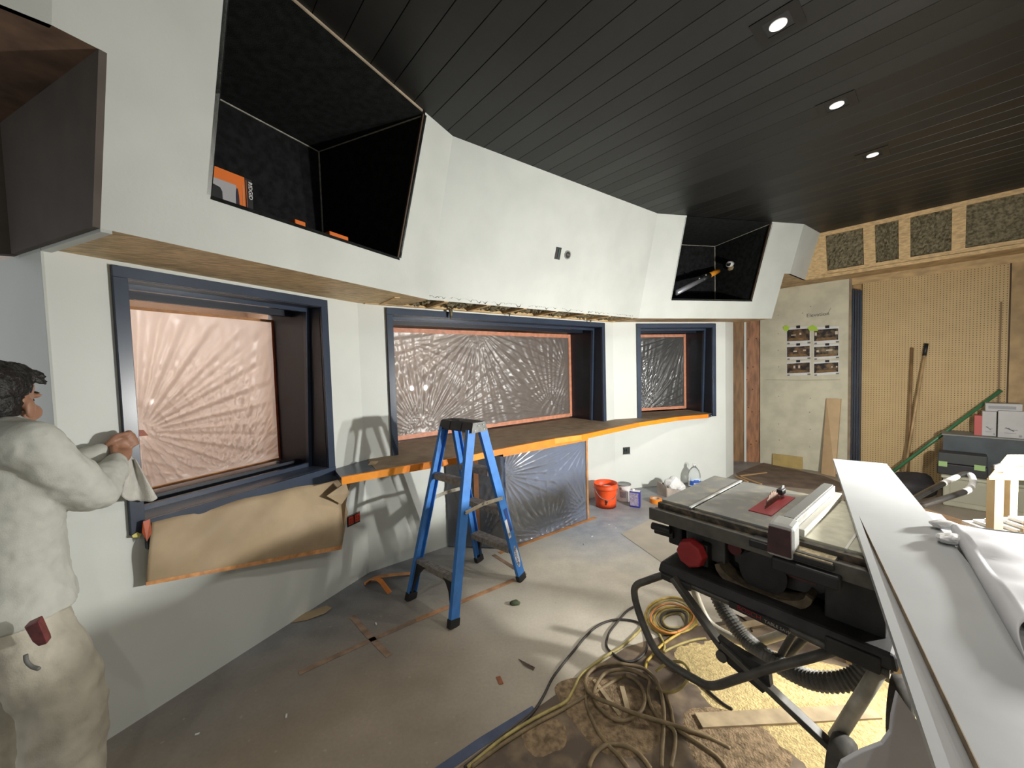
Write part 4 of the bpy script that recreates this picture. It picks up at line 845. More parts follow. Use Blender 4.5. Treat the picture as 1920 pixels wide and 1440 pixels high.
# blade, throat plate, riving knife
sbx(.335, .425, .14, .47, ST-.002, ST+.003).build('throat_plate', mat('red_throat_plate', (.30, .03, .035), .45, var=.15), saw, bevel=.001)
bl = MB(); n = 48; cb_ = sp(.378, .30, ST-.055)
P = []
for k in range(n): a = 2*math.pi*k/n; rr = .118 if k % 2 else .110; P.append(cb_+SV*math.cos(a)*rr+Z*math.sin(a)*rr)
bl.prism(P, SU*.003); bl.build('blade', mat('rusty_blade', (.17, .11, .08), .5, metal=.5, var=.3, scale=30), saw)
MB().prism([sp(.378, .40, ST), sp(.378, .455, ST), sp(.378, .46, ST+.055), sp(.378, .43, ST+.06), sp(.378, .405, ST+.03)], SU*.005).build('riving_knife', GREYM, saw)
sbx(.366, .392, .40, .45, ST+.02, ST+.045).build('riving_clip', BLACKM, saw, bevel=.003)
# fence
FN = mat('fence_aluminium', (.36, .36, .34), .38, metal=.4, var=.1, scale=20)
sbx(.500, .550, -.01, .60, ST+.004, ST+.060).build('fence_beam', FN, saw, bevel=.003); sbx(.550, .575, -.005, .60, ST+.004, ST+.030).build('fence_face', mat('fence_cream', (.42, .41, .35), .5), saw, bevel=.002)
sbx(.508, .542, .0, .60, ST+.0595, ST+.064).build('fence_slot', mat('fence_slot_dark', (.16, .16, .15), .5), saw)
hd = MB(); hd.hexa([sp(.480, -.115, ST-.06), sp(.570, -.115, ST-.06), sp(.570, -.03, ST-.06), sp(.480, -.03, ST-.06), sp(.485, -.105, ST+.062), sp(.565, -.105, ST+.062), sp(.565, -.02, ST+.075), sp(.485, -.02, ST+.075)])
h_ = hd.build('fence_head', mat('fence_head_grey', (.38, .38, .36), .5, var=.15), saw, bevel=.016)
MB().hexa([sp(.487, -.119, ST-.045), sp(.563, -.119, ST-.045), sp(.563, -.114, ST-.045), sp(.487, -.114, ST-.045), sp(.490, -.110, ST+.050), sp(.560, -.110, ST+.050), sp(.560, -.105, ST+.050), sp(.490, -.105, ST+.050)]).build('head_cover', mat('maroon_cover', (.045, .014, .012), .55, var=.3, scale=30), h_)
sbx(.42, .50, -.10, -.03, ST-.055, ST-.028).build('fence_lock', BLACKM, saw, bevel=.004); sbx(.555, .68, -.105, -.02, ST-.052, ST-.03).build('fence_lock', SBODY, saw, bevel=.004)
sbx(.56, .675, -.10, -.025, ST-.030, ST-.026).build('sawdust_cake', mat('sawdust_pale', (.48, .40, .25), .9, var=.3, scale=80, bump=.5), saw)
sbx(.50, .70, -.12, -.08, ST-.11, ST-.06).build('fence_lever', BLACKM, saw, bevel=.008)
# housing
sbx(.10, .78, .06, .50, .68, ST-.03).build('housing', SBODY, saw, bevel=.01)
sbx(.13, .30, -.02, .06, .72, ST-.07).build('switch_panel', SGREY, saw, bevel=.006)
fp = MB(); P = [sp(.32, .03, ST-.075), sp(.64, .03, ST-.075), sp(.64, .03, .73)]
for a in np.linspace(.15, math.pi-.15, 9): P.append(sp(.48+.15*math.cos(a), .03, .735-.035*math.sin(a)*0+.0-.04*math.sin(a)))
P.append(sp(.32, .03, .73)); fp.prism(P, SV*.035); fp.build('front_panel', SGREY, saw)
sbx(.64, .80, -.03, .06, .62, ST-.09).build('side_panel', SBODY, saw, bevel=.006)
sc_ = sp(.185, -.06, .755)
MB().lathe(sc_, [(.062, 0), (.064, .01), (.058, .045), (.05, .05)], 8, -SV).build('switch_paddle', mat('red_switch', (.28, .018, .02), .5, var=.2), saw, bevel=.004)
sbx(.205, .245, -.06, .0, .70, .80).build('switch_shroud', BLACKM, saw, bevel=.006)
MB().lathe(sp(.33, .02, .80), [(.03, 0), (.028, .02)], 16, -SV).build('tilt_lock', mat('dark_red_knob', (.10, .01, .01), .5), saw)
MB().lathe(sp(.44, .0, .745), [(.085, 0), (.085, .018), (.06, .02)], 24, -SV).build('height_wheel', SBODY, saw)
sbx(.52, .61, .0, .028, .76, .83).build('warning_label', mat('maroon_label', (.10, .02, .018), .5, var=.3, scale=60), saw)
for (z, v) in ((.84, .02), (.80, -.03), (.77, .0)): MB().tube([sp(.06, v, z), sp(-.03, v-.01, z)], .017, 10).build('side_knob', SBODY, saw)
sbx(.03, .10, .0, .10, .72, ST-.05).build('side_bracket', SBODY, saw, bevel=.01)
# base tray with a curved front opening
bt_ = MB(); bt_.hexa([sp(.04, -.12, .625), sp(.84, -.12, .625), sp(.84, .50, .625), sp(.04, .50, .625), sp(.05, -.11, .675), sp(.83, -.11, .675), sp(.83, .49, .675), sp(.05, .49, .675)])
bt_.build('base_tray', SBODY, saw, bevel=.012)
arc = MB(); P = []
for a in np.linspace(math.pi, 2*math.pi, 14): P.append(sp(.44+.17*math.cos(a), -.05, .725+.085*math.sin(a)))
for a in np.linspace(2*math.pi, math.pi, 14): P.append(sp(.44+.15*math.cos(a), -.05, .735+.060*math.sin(a)))
arc.prism(P, SV*.08).build('dust_shroud', mat('dusty_shroud', (.10, .075, .045), .8, var=.4, scale=30), saw)
sbx(.66, .80, -.125, -.03, .60, .655).build('stand_bracket', SBODY, saw, bevel=.006); sbx(.06, .20, -.125, -.03, .60, .63).build('stand_bracket', SBODY, saw, bevel=.006)
# stand
TUBE = mat('dusty_dark_tube', (.085, .080, .070), .5, metal=.3, var=.25, scale=18); TUBEL = mat('pale_dusty_tube', (.42, .39, .31), .5, metal=.2, var=.2, scale=18)
def tb_(pix, v, r, m, name, seg=10, n=6):
    return MB().tube(spline([spx(x, y, vv) for (x, y), vv in zip(pix, v if hasattr(v, '__len__') else [v]*len(pix))], n), r, seg).build(name, m, saw, smooth=True)
ft_ = tb_(((1256, 1072), (1300, 1098), (1400, 1141), (1540, 1205), (1668, 1262)), -.10, .017, TUBE, 'frame_tube')
q0, q1 = spx(1367, 1131, -.122), spx(1478, 1184, -.122); ud = (q1-q0)/np.linalg.norm(q1-q0)
MB().prism([q0-Z*.015, q1-Z*.015, q1+Z*.012, q0+Z*.012], -SV*.002).build('sticker', mat('sticker_black', (.015, .014, .014), .5), saw)
text_obj('sticker_lettering', 'BOSCH', mat('letter_red', (.22, .012, .012), .5), saw, q0-SV*.004-Z*.011+ud*.03, ud, Z, .026); text_obj('sticker_lettering', 'TABLE SAW', mat('letter_grey', (.30, .28, .24), .5), saw, q0-SV*.004-Z*.009+ud*.125, ud, Z, .016)
tb_(((1250, 1076), (1215, 1088), (1193, 1098), (1190, 1118), (1202, 1160), (1225, 1212), (1250, 1240), (1300, 1272), (1335, 1286), (1385, 1272), (1450, 1251), (1520, 1233), (1575, 1216)), [-.10, -.12, -.14, -.15, -.16, -.17, -.17, -.17, -.17, -.165, -.15, -.12, -.05], .0165, TUBE, 'foot_tube')
def leg(p, q, v0, v1): 
    a, b = spx(*p, v0), spx(*q, v1); return MB().bar(a, b, .022, .040, up=SV)
leg((1262, 1082), (1372, 1238), -.13, -.13).build('leg', TUBE, saw, bevel=.003); leg((1352, 1205), (1602, 1440), -.15, -.15).build('leg', TUBE, saw, bevel=.003)
MB().prism([spx(1345, 1195, -.155), spx(1365, 1210, -.155), spx(1440, 1255, -.155), spx(1445, 1290, -.155), spx(1430, 1300, -.155), spx(1365, 1245, -.155)], SV*.03).build('leg_bracket', SBODY, saw)
MB().lathe(spx(1352, 1232, -.165), [(.022, 0), (.022, .03)], 12, SV).build('pivot_bolt', TUBE, saw)
tb_(((1300, 1100), (1312, 1135), (1328, 1165), (1350, 1183), (1385, 1200), (1408, 1207), (1440, 1198), (1480, 1185), (1560, 1160)), .30, .020, TUBEL, 'rear_tube')
for (x, y) in ((1368, 1175), (1372, 1178)): tb_(((x, y-8), (x, y+8)), .28, .006, TUBEL, 'hook')
tb_(((1460, 1235), (1490, 1185), (1500, 1180)), .15, .014, TUBE, 'strut'); tb_(((1475, 1230), (1510, 1195), (1560, 1150)), .2, .017, TUBE, 'strut')
a, b = spx(1648, 1256, -.10), spx(1566, 1386, -.16); MB().tube([a, b], .021, 12).build('axle_tube', TUBEL, saw, smooth=True)
w0 = spx(1578, 1436, -.22)
MB().lathe(w0, [(.03, -.03), (.078, -.028), (.086, -.018), (.088, 0), (.086, .018), (.078, .028), (.03, .03)], 28, SU).build('wheel', mat('dusty_tyre', (.06, .055, .045), .8, var=.4, scale=30), saw, smooth=True)
w1 = spx(1690, 1330, .10); MB().lathe(w1, [(.03, -.03), (.10, -.028), (.11, 0), (.10, .028), (.03, .03)], 28, SU).build('wheel', mat('dusty_tyre', (.06, .055, .045), .8, var=.4, scale=30), saw, smooth=True)
MB().bar(spx(1530, 1195, .22), spx(1700, 1290, .22), .03, .02).build('rear_rail', mat('dusty_wood', (.40, .34, .22), .7, var=.2), saw)
# stand handle seen past the boards
hz = .80; HB = mat('worn_black_handle', (.014, .014, .014), .3); HWt = mat('worn_white_grip', (.66, .66, .64), .5, var=.15, scale=30)
hpts = spline([at_z(*q, hz) for q in ((1690, 950), (1740, 921), (1790, 896), (1806, 889), (1819, 890), (1825, 902), (1818, 916), (1800, 925), (1690, 948+12))], 6)
MB().tube(hpts, .016, 10).build('handle', HB, saw, smooth=True)
MB().tube(hpts[24:42], .0166, 10).build('handle_wear', HWt, saw, smooth=True); MB().tube(hpts[9:14], .0166, 10).build('handle_wear', HWt, saw, smooth=True)
# ================================================================== SHOP VAC HOSE
HOSE = mat('grey_hose', (.13, .125, .11), .6, var=.25, scale=20)
hp_ = spline([spx(*q, v) for q, v in (((1338, 1092), .25), ((1350, 1130), .25), ((1372, 1165), .22), ((1400, 1200), .2), ((1440, 1232), .15), ((1490, 1262), .1), ((1540, 1278), .08), ((1600, 1272), .1), ((1640, 1240), .15))], 14)
rr = [.034+.0035*(1 if i % 2 else -1) for i in range(len(hp_))]
tag(MB().tube(hp_, rr, 14).build('vacuum_hose', HOSE, smooth=False), 'ribbed grey dust hose curling under the saw', 'hose')
# ================================================================== PAINTED BOARD ACROSS THE SAW
BZ = .958; BT = .018
bd0, bd1 = at_z(1562, 860, BZ), at_z(1652, 857, BZ)
bdir = at_z(1755, 1440, BZ)-bd0; blen = np.linalg.norm(bdir); bdir = bdir/blen
wv = bd1-bd0; bw = wv - bdir*np.dot(wv, bdir); bw_l = np.linalg.norm(bw); bw = bw/bw_l
GB = mat('grey_white_board_paint', (.325, .335, .34), .45, var=.06, scale=3, bump=.05, bscale=18)
MDFE = mat('raw_board_edge', (.26, .19, .11), .7, var=.25, scale=20)
def bq(l, w): return bd0+bdir*l+bw*w
kx = at_z(1610, 965, BZ); kl, kw = float(np.dot(kx-bd0, bdir)), float(np.dot(kx-bd0, bw))
ke = at_z(1770, 1300, BZ); LE = blen+.25
k2 = at_z(1838, 1440, BZ); k1 = at_z(1782, 1440, BZ)
def wat(p): return float(np.dot(p-bd0, bw)), float(np.dot(p-bd0, bdir))
(w2, l2), (w1, l1) = wat(k2), wat(k1)
def ext(wp, lp_): f = (LE-kl)/(lp_-kl); return kw+(wp-kw)*f
BW = bw_l
brd = thing('painted_board', bq(LE*.5, BW/2)-Z*BT, 'long grey-white painted board with a rip cut, lying over the saw', 'board')
MB().prism([bq(0, 0), bq(0, kw), bq(kl, kw), bq(LE, ext(w1, l1)), bq(LE, 0)], -Z*BT).build('ripped_strip', GB, brd)
MB().prism([bq(0, kw), bq(0, BW), bq(LE, BW), bq(LE, ext(w2, l2)), bq(kl, kw)], -Z*BT).build('board_body', GB, brd)
MB().prism([bq(kl, kw), bq(LE, ext(w2, l2)), bq(LE, ext(w2, l2)-.002), bq(kl+.01, kw)], -Z*(BT-.001)).build('cut_edge', MDFE, brd)
# second board under the first
tag(MB().prism([bq(.75, -.0)-Z*.0183, bq(.85, .30)-Z*.0183, bq(LE, .33)-Z*.0183, bq(LE, .02)-Z*.0183], -Z*.008).build('painted_board', mat('under_board', (.36, .36, .37), .5, var=.06)), 'second grey board lying directly under the ripped board', 'board')
# white sheet hanging below the near end of the boards
HP = [at_y(x, y, .74) for x, y in ((1684, 1300), (1674, 1345), (1671, 1375), (1655, 1397), (1618, 1411), (1580, 1432), (1560, 1480), (1790, 1500), (1740, 1380))]
tag(MB().prism(HP, V(.004, .010, 0)).build('plastic_drape', mat('white_poly_sheet', (.52, .52, .54), .4, var=.05), bevel=.002), 'white plastic sheet drooping below the near boards', 'plastic sheet')
# ================================================================== CABLES
def cable(pix, r, m, label, z=.009, n=7, cat='cable'):
    P = [at_z(q[0], q[1], (q[2] if len(q) > 2 else z)) for q in pix]
    return tag(MB().tube(spline(P, n), r, 8).build('power_cable', m, smooth=True), label, cat)
Zf = lambda L, s=3.692, ox=860, oy=1060: [(ox+x/s, oy+y/s, *(r_ or ())) for x, y, *r_ in L]
TAN = mat('dusty_tan_cable', (.20, .145, .075), .6, var=.25, scale=25); BLK = mat('dusty_black_cable', (.035, .03, .026), .55, var=.3, scale=25); YEL = mat('yellow_cable', (.52, .36, .06), .5, var=.3, scale=20); ORC = mat('orange_cable', (.62, .25, .06), .5, var=.2, scale=20); YG = mat('dull_yellow_cable', (.36, .29, .10), .55, var=.25, scale=20)
cable(Zf([(40, 1400), (250, 1230), (430, 1095), (520, 1010), (590, 900), (650, 780), (740, 660), (810, 575), (880, 490), (960, 420), (1060, 380), (1170, 378), (1260, 405), (1305, 480), (1300, 580), (1240, 650), (1160, 665), (1080, 620), (1025, 560), (1040, 470), (1100, 390), (1160, 320), (1215, 285)]), .0065, BLK, 'black cable looping over the floor before the saw stand')
cable(Zf([(60, 1400), (280, 1215), (480, 1085), (640, 1000), (740, 945), (790, 870), (840, 770), (930, 690), (1040, 615), (1110, 575), (1190, 510), (1250, 450), (1275, 415)]), .0075, YG, 'yellowish cable running from the front corner up to the saw stand')
cable(Zf([(90, 1395), (310, 1235), (520, 1105), (700, 1010), (860, 920), (960, 870), (1060, 810), (1130, 770)]), .008, TAN, 'tan cable running straight from the front corner into the coil')
cable(Zf([(1160, 760, .03), (1220, 790, .03), (1270, 850, .025), (1290, 930, .02), (1260, 1010, .02), (1180, 1065, .02), (1090, 1070, .02), (1000, 1010, .02), (940, 930, .02), (945, 850, .02), (1000, 760, .02), (1080, 725, .03), (1180, 725, .03), (1270, 760, .03), (1320, 800, .02), (1310, 880, .02), (1330, 970, .02), (1390, 1060, .015), (1480, 1130, .015), (1500, 1200), (1490, 1300), (1470, 1400)]), .0085, TAN, 'inner coil of tan cable on the sawdusty floor paper', n=8)
cable(Zf([(1880, 1270), (1700, 1180), (1500, 1110, .02), (1330, 1060, .03), (1180, 1010, .035), (1060, 960, .035), (940, 910, .03), (880, 840, .025), (890, 760, .02), (960, 700, .02), (1060, 680, .02), (1180, 690, .02), (1290, 720, .025), (1360, 790, .03), (1400, 880, .03), (1420, 1000, .03), (1420, 1120, .012), (1410, 1250), (1405, 1400)]), .0085, TAN, 'outer coil of tan cable crossing to the lower right', n=8)
cable(Zf([(880, 860), (885, 960), (920, 1060), (970, 1160), (1040, 1250), (1110, 1320), (1170, 1400)]), .008, TAN, 'tan cable dropping from the coil toward the viewer')
cable(Zf([(900, 1400), (940, 1310), (1010, 1250), (1090, 1240), (1190, 1265), (1270, 1330), (1330, 1410)]), .009, TAN, 'short tan cable arch at the front edge of the floor paper')
cable(Zf([(1430, 880), (1470, 1000), (1500, 1120), (1640, 1220), (1780, 1320), (1850, 1400)]), .008, TAN, 'tan cable trailing past the wood offcuts')
Zg = lambda L: Zf(L, 6.0, 1180, 1090)
for k in range(7):
    cx, cy = 470+6*k, 395+9*k; rx, ry = 285-26*k, 205-20*k
    pts = [(cx+rx*math.cos(a)+12*math.sin(3*a+k), cy+ry*math.sin(a)+10*math.cos(2*a+k), .010+.008*(k % 3)) for a in np.linspace(.6*k, .6*k+2*math.pi*1.02, 18)]
    cable(Zg(pts), .0062, (YEL, YG, ORC, YEL, YG, BLK, YG)[k], ('outermost', 'second', 'third', 'fourth', 'fifth', 'sixth', 'innermost')[k]+' loop of the coiled yellow cable behind the stand foot', n=4)
cable(Zg([(770, 480), (640, 540), (520, 610), (430, 670), (340, 740), (260, 830), (200, 900), (180, 980)]), .0072, YEL, 'yellow cable leaving the coil toward the tan cables')
cable(Zg([(860, 640), (720, 660), (560, 710), (450, 760), (390, 790), (395, 720), (350, 620), (300, 530), (260, 440)]), .0068, YG, 'dull yellow cable trailing across the sawdust beside the coil')
cable(Zg([(360, 830), (460, 930), (560, 1010), (700, 1090), (830, 1180), (950, 1290), (1060, 1380), (1160, 1440)], ), .0065, BLK, 'thin dark cable under the stand foot')
cable(Zg([(300, 1010, .02), (380, 950, .05), (480, 905, .08), (590, 910, .10), (660, 980, .10), (665, 1080, .09), (600, 1180, .06), (500, 1240, .03), (390, 1245, .012), (300, 1200)]), .007, YG, 'small raised cable loop around the stand foot')
cable(Zg([(1190, 375), (1290, 420), (1360, 500), (1380, 560)]), .005, BLK, 'thin dark cord behind the hose')
# sawdust and offcuts
def dust(poly, h, seed, label, m):
    P = [at_z(*q) for q in poly]; c = sum(P)/len(P); rr_ = np.random.default_rng(seed); mb = MB(); rings = 10; n = len(P)*6
    B = spline(P, 6, closed=True); vs = [c+Z*h]
    for j in range(1, rings+1):
        f = j/rings
        for q in B: vs.append(c+(q-c)*f*(1+.04*rr_.normal()*(f < 1)) + Z*(.0025+h*(1-f)**1.2+.0035*rr_.random()*(f < .97)))
    nb = len(B); fs = [(0, 1+i, 1+(i+1) % nb) for i in range(nb)]
    for j in range(rings-1):
        for i in range(nb): a_ = 1+j*nb; fs.append((a_+i, a_+nb+i, a_+nb+(i+1) % nb, a_+(i+1) % nb))
    o = mb.add(vs, fs).build('sawdust', m, smooth=True); tag(o, label, 'sawdust'); o['kind'] = 'stuff'; return o
SDm = mat('sawdust', (.55, .43, .21), .95, var=.2, scale=60, bump=.6, bscale=120, spec=.1); SDd = mat('dull_sawdust', (.25, .18, .11), .95, var=.35, scale=40, bump=.6, bscale=110, spec=.1)
dust(((1262, 1222), (1330, 1200), (1420, 1215), (1540, 1240), (1700, 1290), (1860, 1380), (1900, 1480), (1600, 1480), (1440, 1395), (1320, 1315)), .008, 1, 'pale sawdust spread over the floor under the saw', SDm)
dust(((1040, 1290), (1120, 1270), (1210, 1300), (1260, 1360), (1200, 1420), (1110, 1400)), .008, 2, 'dull sawdust inside the cable coil', SDd)
dust(((980, 1370), (1050, 1350), (1060, 1400), (1000, 1420)), .005, 3, 'small patch of sawdust left of the cable coil', SDd)
dust(((1280, 1340), (1380, 1330), (1480, 1400), (1460, 1470), (1330, 1470)), .008, 4, 'dull sawdust beside the wood offcut at the front', SDd)
tb4 = at_z(1300, 915, ST); 
WD = mat('pale_offcut', (.40, .31, .19), .7, var=.2, scale=12)
def offcut(p, q, w, label, h=.012): a, b = at_z(*p, h/2+.004), at_z(*q, h/2+.004); return tag(MB().bar(a, b, w, h).build('wood_offcut', WD), label, 'wood offcut')
offcut((1310, 1352), (1640, 1335), .07, 'long flat wood offcut on the sawdust under the saw'); offcut((1114, 1276), (1162, 1342), .018, 'thin pale stick inside the cable coil, left of two'); offcut((1166, 1288), (1178, 1335), .022, 'thin pale stick inside the cable coil, right of two')
offcut((1330, 1185), (1470, 1160), .05, 'pale wood offcut lying behind the hose')
# ================================================================== SIDE WALL: PRINTS, PEGBOARD, LEANING THINGS
PENCIL = mat('pencil_grey', (.12, .11, .10), .8); BT_ = mat('black_tape', (.012, .012, .013), .5); GT = mat('green_tape', (.42, .62, .06), .5)
dw = bpy.data.objects['wall_drywall']
def wl_(pts, r=.0022): 
    return MB().tube([WR.px(x, y, .001) for x, y in pts], r, 5)
wl_(((1538, 591), (1551, 590), (1558, 577))).build('pencil_line', PENCIL, dw)
wq = WR.px(1512, 597, .001); text_obj('pencil_note', 'Elevation', PENCIL, dw, wq, WR.t+Z*.02, Z, .07)
for (x, y) in ((1459, 591), (1459, 626), (1459, 657), (1460, 688), (1520, 575), (1505, 587), (1460, 743), (1519, 747), (1460, 795), (1519, 805), (1518, 773), (1461, 825), (1518, 838)):
    MB().lathe(WR.px(x, y, 0), [(.007, 0), (.006, .001)], 8, WR.n).build('screw_mark', mat('screw_grey', (.25, .23, .2), .7), dw)
wl_(((1436, 712), (1500, 713), (1575, 712)), .003).build('board_joint', mat('joint_shadow', (.36, .33, .27), .8), dw)
Zp = lambda x, y: (1340+x/6.0, 480+y/6.0)
rows = ((800, 985), (998, 1160), (1186, 1340)); cols = ((808, 1078), (1112, 1400))
PICA = [mat('photo_print_%d' % i, c, .45, col2=d, var=.3, scale=16, ramp=(.42, .66), detail=6) for i, (c, d) in enumerate((((.020, .014, .012), (.17, .10, .05)), ((.022, .015, .013), (.20, .13, .07)), ((.035, .022, .018), (.22, .13, .07)), ((.020, .014, .012), (.28, .21, .12)), ((.025, .017, .014), (.17, .10, .05)), ((.022, .014, .012), (.21, .13, .06))))]
PFL = mat('photo_floor_strip', (.20, .115, .045), .45, var=.25, scale=20); PWN = mat('photo_bright_window', (.62, .52, .40), .45)
names = [('top left', 'top right'), ('middle left', 'middle right'), ('bottom left', 'bottom right')]
for i, (y0, y1) in enumerate(rows):
    for j, (x0, x1) in enumerate(cols):
        sk = -8*j
        C4 = [Zp(x0, y1+6), Zp(x1, y1-2-10*(j)), Zp(x1, y0-12*1), Zp(x0, y0+6)]
        Q = [WR.px(*c, .002) for c in C4]; ctr = sum(Q)/4
        t = thing('photo_print', V(ctr[0], ctr[1], min(q[2] for q in Q)), 'interior photo print taped to the drywall, %s of six' % names[i][j], 'photo print', 'six taped photo prints on the drywall')
        MB().prism(Q, WR.n*.001).build('paper', WHITEP, t)
        I = lambda a, b, d=.0035: WR.n*d + (Q[0]*(1-a)+Q[1]*a)*(1-b) + (Q[3]*(1-a)+Q[2]*a)*b
        pic = MB().prism([I(.03, .17), I(.97, .17), I(.97, .86), I(.03, .86)], WR.n*.0006).build('picture', PICA[i*2+j], t)
        MB().prism([I(.06, .18, .0044), I(.94, .18, .0044), I(.80, .36, .0044), I(.16, .34, .0044)], WR.n*.0004).build('pictured_floor', PFL, pic)
        for (a, b, w, h) in (((.55, .52, .08, .12), (.2, .5, .2, .05)), ((.0+.05, .5, .09, .2), (.85, .5, .1, .2)), ((.3, .5, .15, .1), (.7, .55, .12, .08)), ((.12, .5, .1, .14), (.5, .55, .25, .08)), ((.3, .5, .08, .2), (.5, .5, .08, .2)), ((.7, .5, .06, .1), (.88, .5, .06, .1)))[i*2+j]:
            MB().prism([I(a, b, .0044), I(a+w, b, .0044), I(a+w, b+h, .0044), I(a, b+h, .0044)], WR.n*.0004).build('pictured_window', PWN, pic)
        for (a, b, w, h) in ((.42+.05*j, .92, .16, .16), (.04, -.02, .10, .10), (.88, .0, .12, .10)):
            MB().prism([I(a, b, .004), I(a+w, b, .004), I(a+w, b+h, .004), I(a, b+h, .004)], WR.n*.0006).build('tape_piece', BT_ if b > .5 else mat('grey_tape', (.18, .17, .17), .5), t)
        if i == 0: 
            g = MB().prism([I(-.08-.08*j, .82, .005), I(.06+.12*j, .78, .005), I(.14, 1.0, .005), I(-.02, 1.16, .005), I(-.16*(1+j*.6), 1.04, .005)], WR.n*.0008).build('green_tape', GT, t)
# pegboard
def peg_mat():
    m = bpy.data.materials.new('pegboard_tan'); m.use_nodes = True; nt = m.node_tree; b = nt.nodes['Principled BSDF']; L = nt.links.new; b.inputs['Roughness'].default_value = .65
    g = nt.nodes.new('ShaderNodeNewGeometry')
    def dotn(vec):
        d = nt.nodes.new('ShaderNodeVectorMath'); d.operation = 'DOT_PRODUCT'; L(g.outputs['Position'], d.inputs[0]); d.inputs[1].default_value = tuple(vec); return d.outputs['Value']
    def mth(op, a, c=None):
        x = nt.nodes.new('ShaderNodeMath'); x.operation = op
        for i, q in enumerate((a, c)):
            if q is None: continue
            if isinstance(q, (int, float)): x.inputs[i].default_value = q
            else: L(q, x.inputs[i])
        return x.outputs[0]
    def cell(v): q = mth('SUBTRACT', mth('FRACT', mth('DIVIDE', v, .0254)), .5); return mth('MULTIPLY', q, q)
    r = mth('ADD', cell(dotn(WR.t)), cell(dotn(Z))); hole = mth('LESS_THAN', r, .026)
    n = nt.nodes.new('ShaderNodeTexNoise'); n.inputs['Scale'].default_value = 5; L(g.outputs['Position'], n.inputs['Vector'])
    rp = nt.nodes.new('ShaderNodeValToRGB'); rp.color_ramp.elements[0].color = (.46, .32, .15, 1); rp.color_ramp.elements[1].color = (.58, .42, .21, 1); L(n.outputs['Fac'], rp.inputs[0])
    mx = nt.nodes.new('ShaderNodeMix'); mx.data_type = 'RGBA'; L(hole, mx.inputs[0]); L(rp.outputs[0], mx.inputs[6]); mx.inputs[7].default_value = (.05, .03, .015, 1); L(mx.outputs[2], b.inputs['Base Color'])
    return m
pg0 = WR.sz(1617, 600, 0)[0]; pg1 = WR.sz(1891, 600, 0)[0]; pgt = .5*(WR.sz(1640, 526, 0)[1]+WR.sz(1885, 498, 0)[1])
pegs = thing('pegboard', WR.p((pg0+pg1)/2, 0, .02), 'tan pegboard panel full of small holes on the side wall', 'pegboard')
MB().fbox(WR, pg0, pg1, -.03, 0, .02, pgt).build('panel', peg_mat(), pegs)
MB().fbox(WR, pg1-.06, pg1-.045, 0, .004, .02, pgt-.4).build('edge_batten', mat('brown_batten', (.20, .12, .05), .6), pegs)
MB().fbox(WR, pg1, pg1+.01, -.03, .002, .02, pgt).build('edge_gap', mat('dark_gap', (.06, .03, .015), .7), pegs)
PB = mat('pale_plywood', (.48, .33, .16), .65, var=.2, scale=7, stretch=(1, 1, 3))
struct(MB().fbox(WR, s_dry+.03, pg1+2.5, -.035, .006, pgt, 2.655).build('trim_4', PB), 'pale wood header above the pegboard')
struct(MB().fbox(WR, pg1+.012, pg1+2.5, -.035, .004, 0, pgt).build('trim_5', mat('pale_plywood_b', (.40, .27, .13), .65, var=.2, scale=7)), 'pale wood board at the right of the pegboard')
struct(MB().fbox(WR, s_dry, s_dry+.035, -.05, .004, 0, 2.655).build('trim_6', mat('grey_brown_stud', (.26, .20, .13), .7, var=.2)), 'grey-brown stud at the drywall end')
# blue painted strips upright against the wall
b_s0, b_s1 = WR.sz(1597, 600, .05)[0], WR.sz(1616, 600, .05)[0]; bz = WR.sz(1606, 541, .05)[1]; nb = 4; wdt = (b_s1-b_s0)/nb
for i in range(nb):
    tag(MB().fbox(WR, b_s0+wdt*i+.004, b_s0+wdt*(i+1)-.004, .02, .038+.006*(i % 2), 0.0, bz-.01*i).build('painted_trim', NAVY, bevel=.002), 'navy painted trim strip upright at the pegboard edge, %s of four' % ('first', 'second', 'third', 'fourth')[i], 'trim', 'navy trim strips beside the pegboard')
# leaning board and low panel
lb = [at_z(1541, 888), at_z(1567, 894), WR.px(1578, 748, .012), WR.px(1551, 747, .012)]
nrm = np.cross(lb[1]-lb[0], lb[3]-lb[0]); nrm /= np.linalg.norm(nrm); nrm = nrm if np.dot(nrm, WR.n) > 0 else -nrm
tag(MB().prism(lb, nrm*.016).build('leaning_board', mat('tan_mdf', (.52, .36, .20), .6, var=.06)), 'tan board leaning upright against the bare drywall', 'board')
pw = [WR.px(1449, 868, .03), WR.px(1505, 879, .03), WR.px(1505, 857, .014), WR.px(1449, 850, .014)]
for q in pw[:2]: q[2] = 0.0
tag(MB().prism(pw, WR.n*.012).build('plywood_offcut', mat('yellow_ply', (.45, .33, .12), .6, var=.1)), 'low yellow plywood offcut leaning at the foot of the drywall', 'board')
# floor boards and debris in the recess
tag(MB().prism([at_z(*q, .002) for q in ((1380, 888), (1432, 868), (1545, 893), (1600, 915), (1570, 922), (1395, 905))], Z*.004).build('floor_paper', mat('brown_dust_paper', (.135, .095, .07), .75, var=.25, scale=6)), 'dark brown floor paper in the recess by the drywall', 'paper')
for k, (p, q) in enumerate((((1379, 893), (1402, 903)), ((1390, 894), (1428, 908)), ((1388, 892), (1437, 886)))):
    tag(MB().bar(at_z(*p, .014), at_z(*q, .014), .025, .012).build('wood_strip', mat('tan_strip', (.42, .27, .13), .7)), 'thin wood strip on the floor by the wall end, %s of three' % ('nearest', 'middle', 'farthest')[k], 'wood strip', 'wood strips by the wall end')
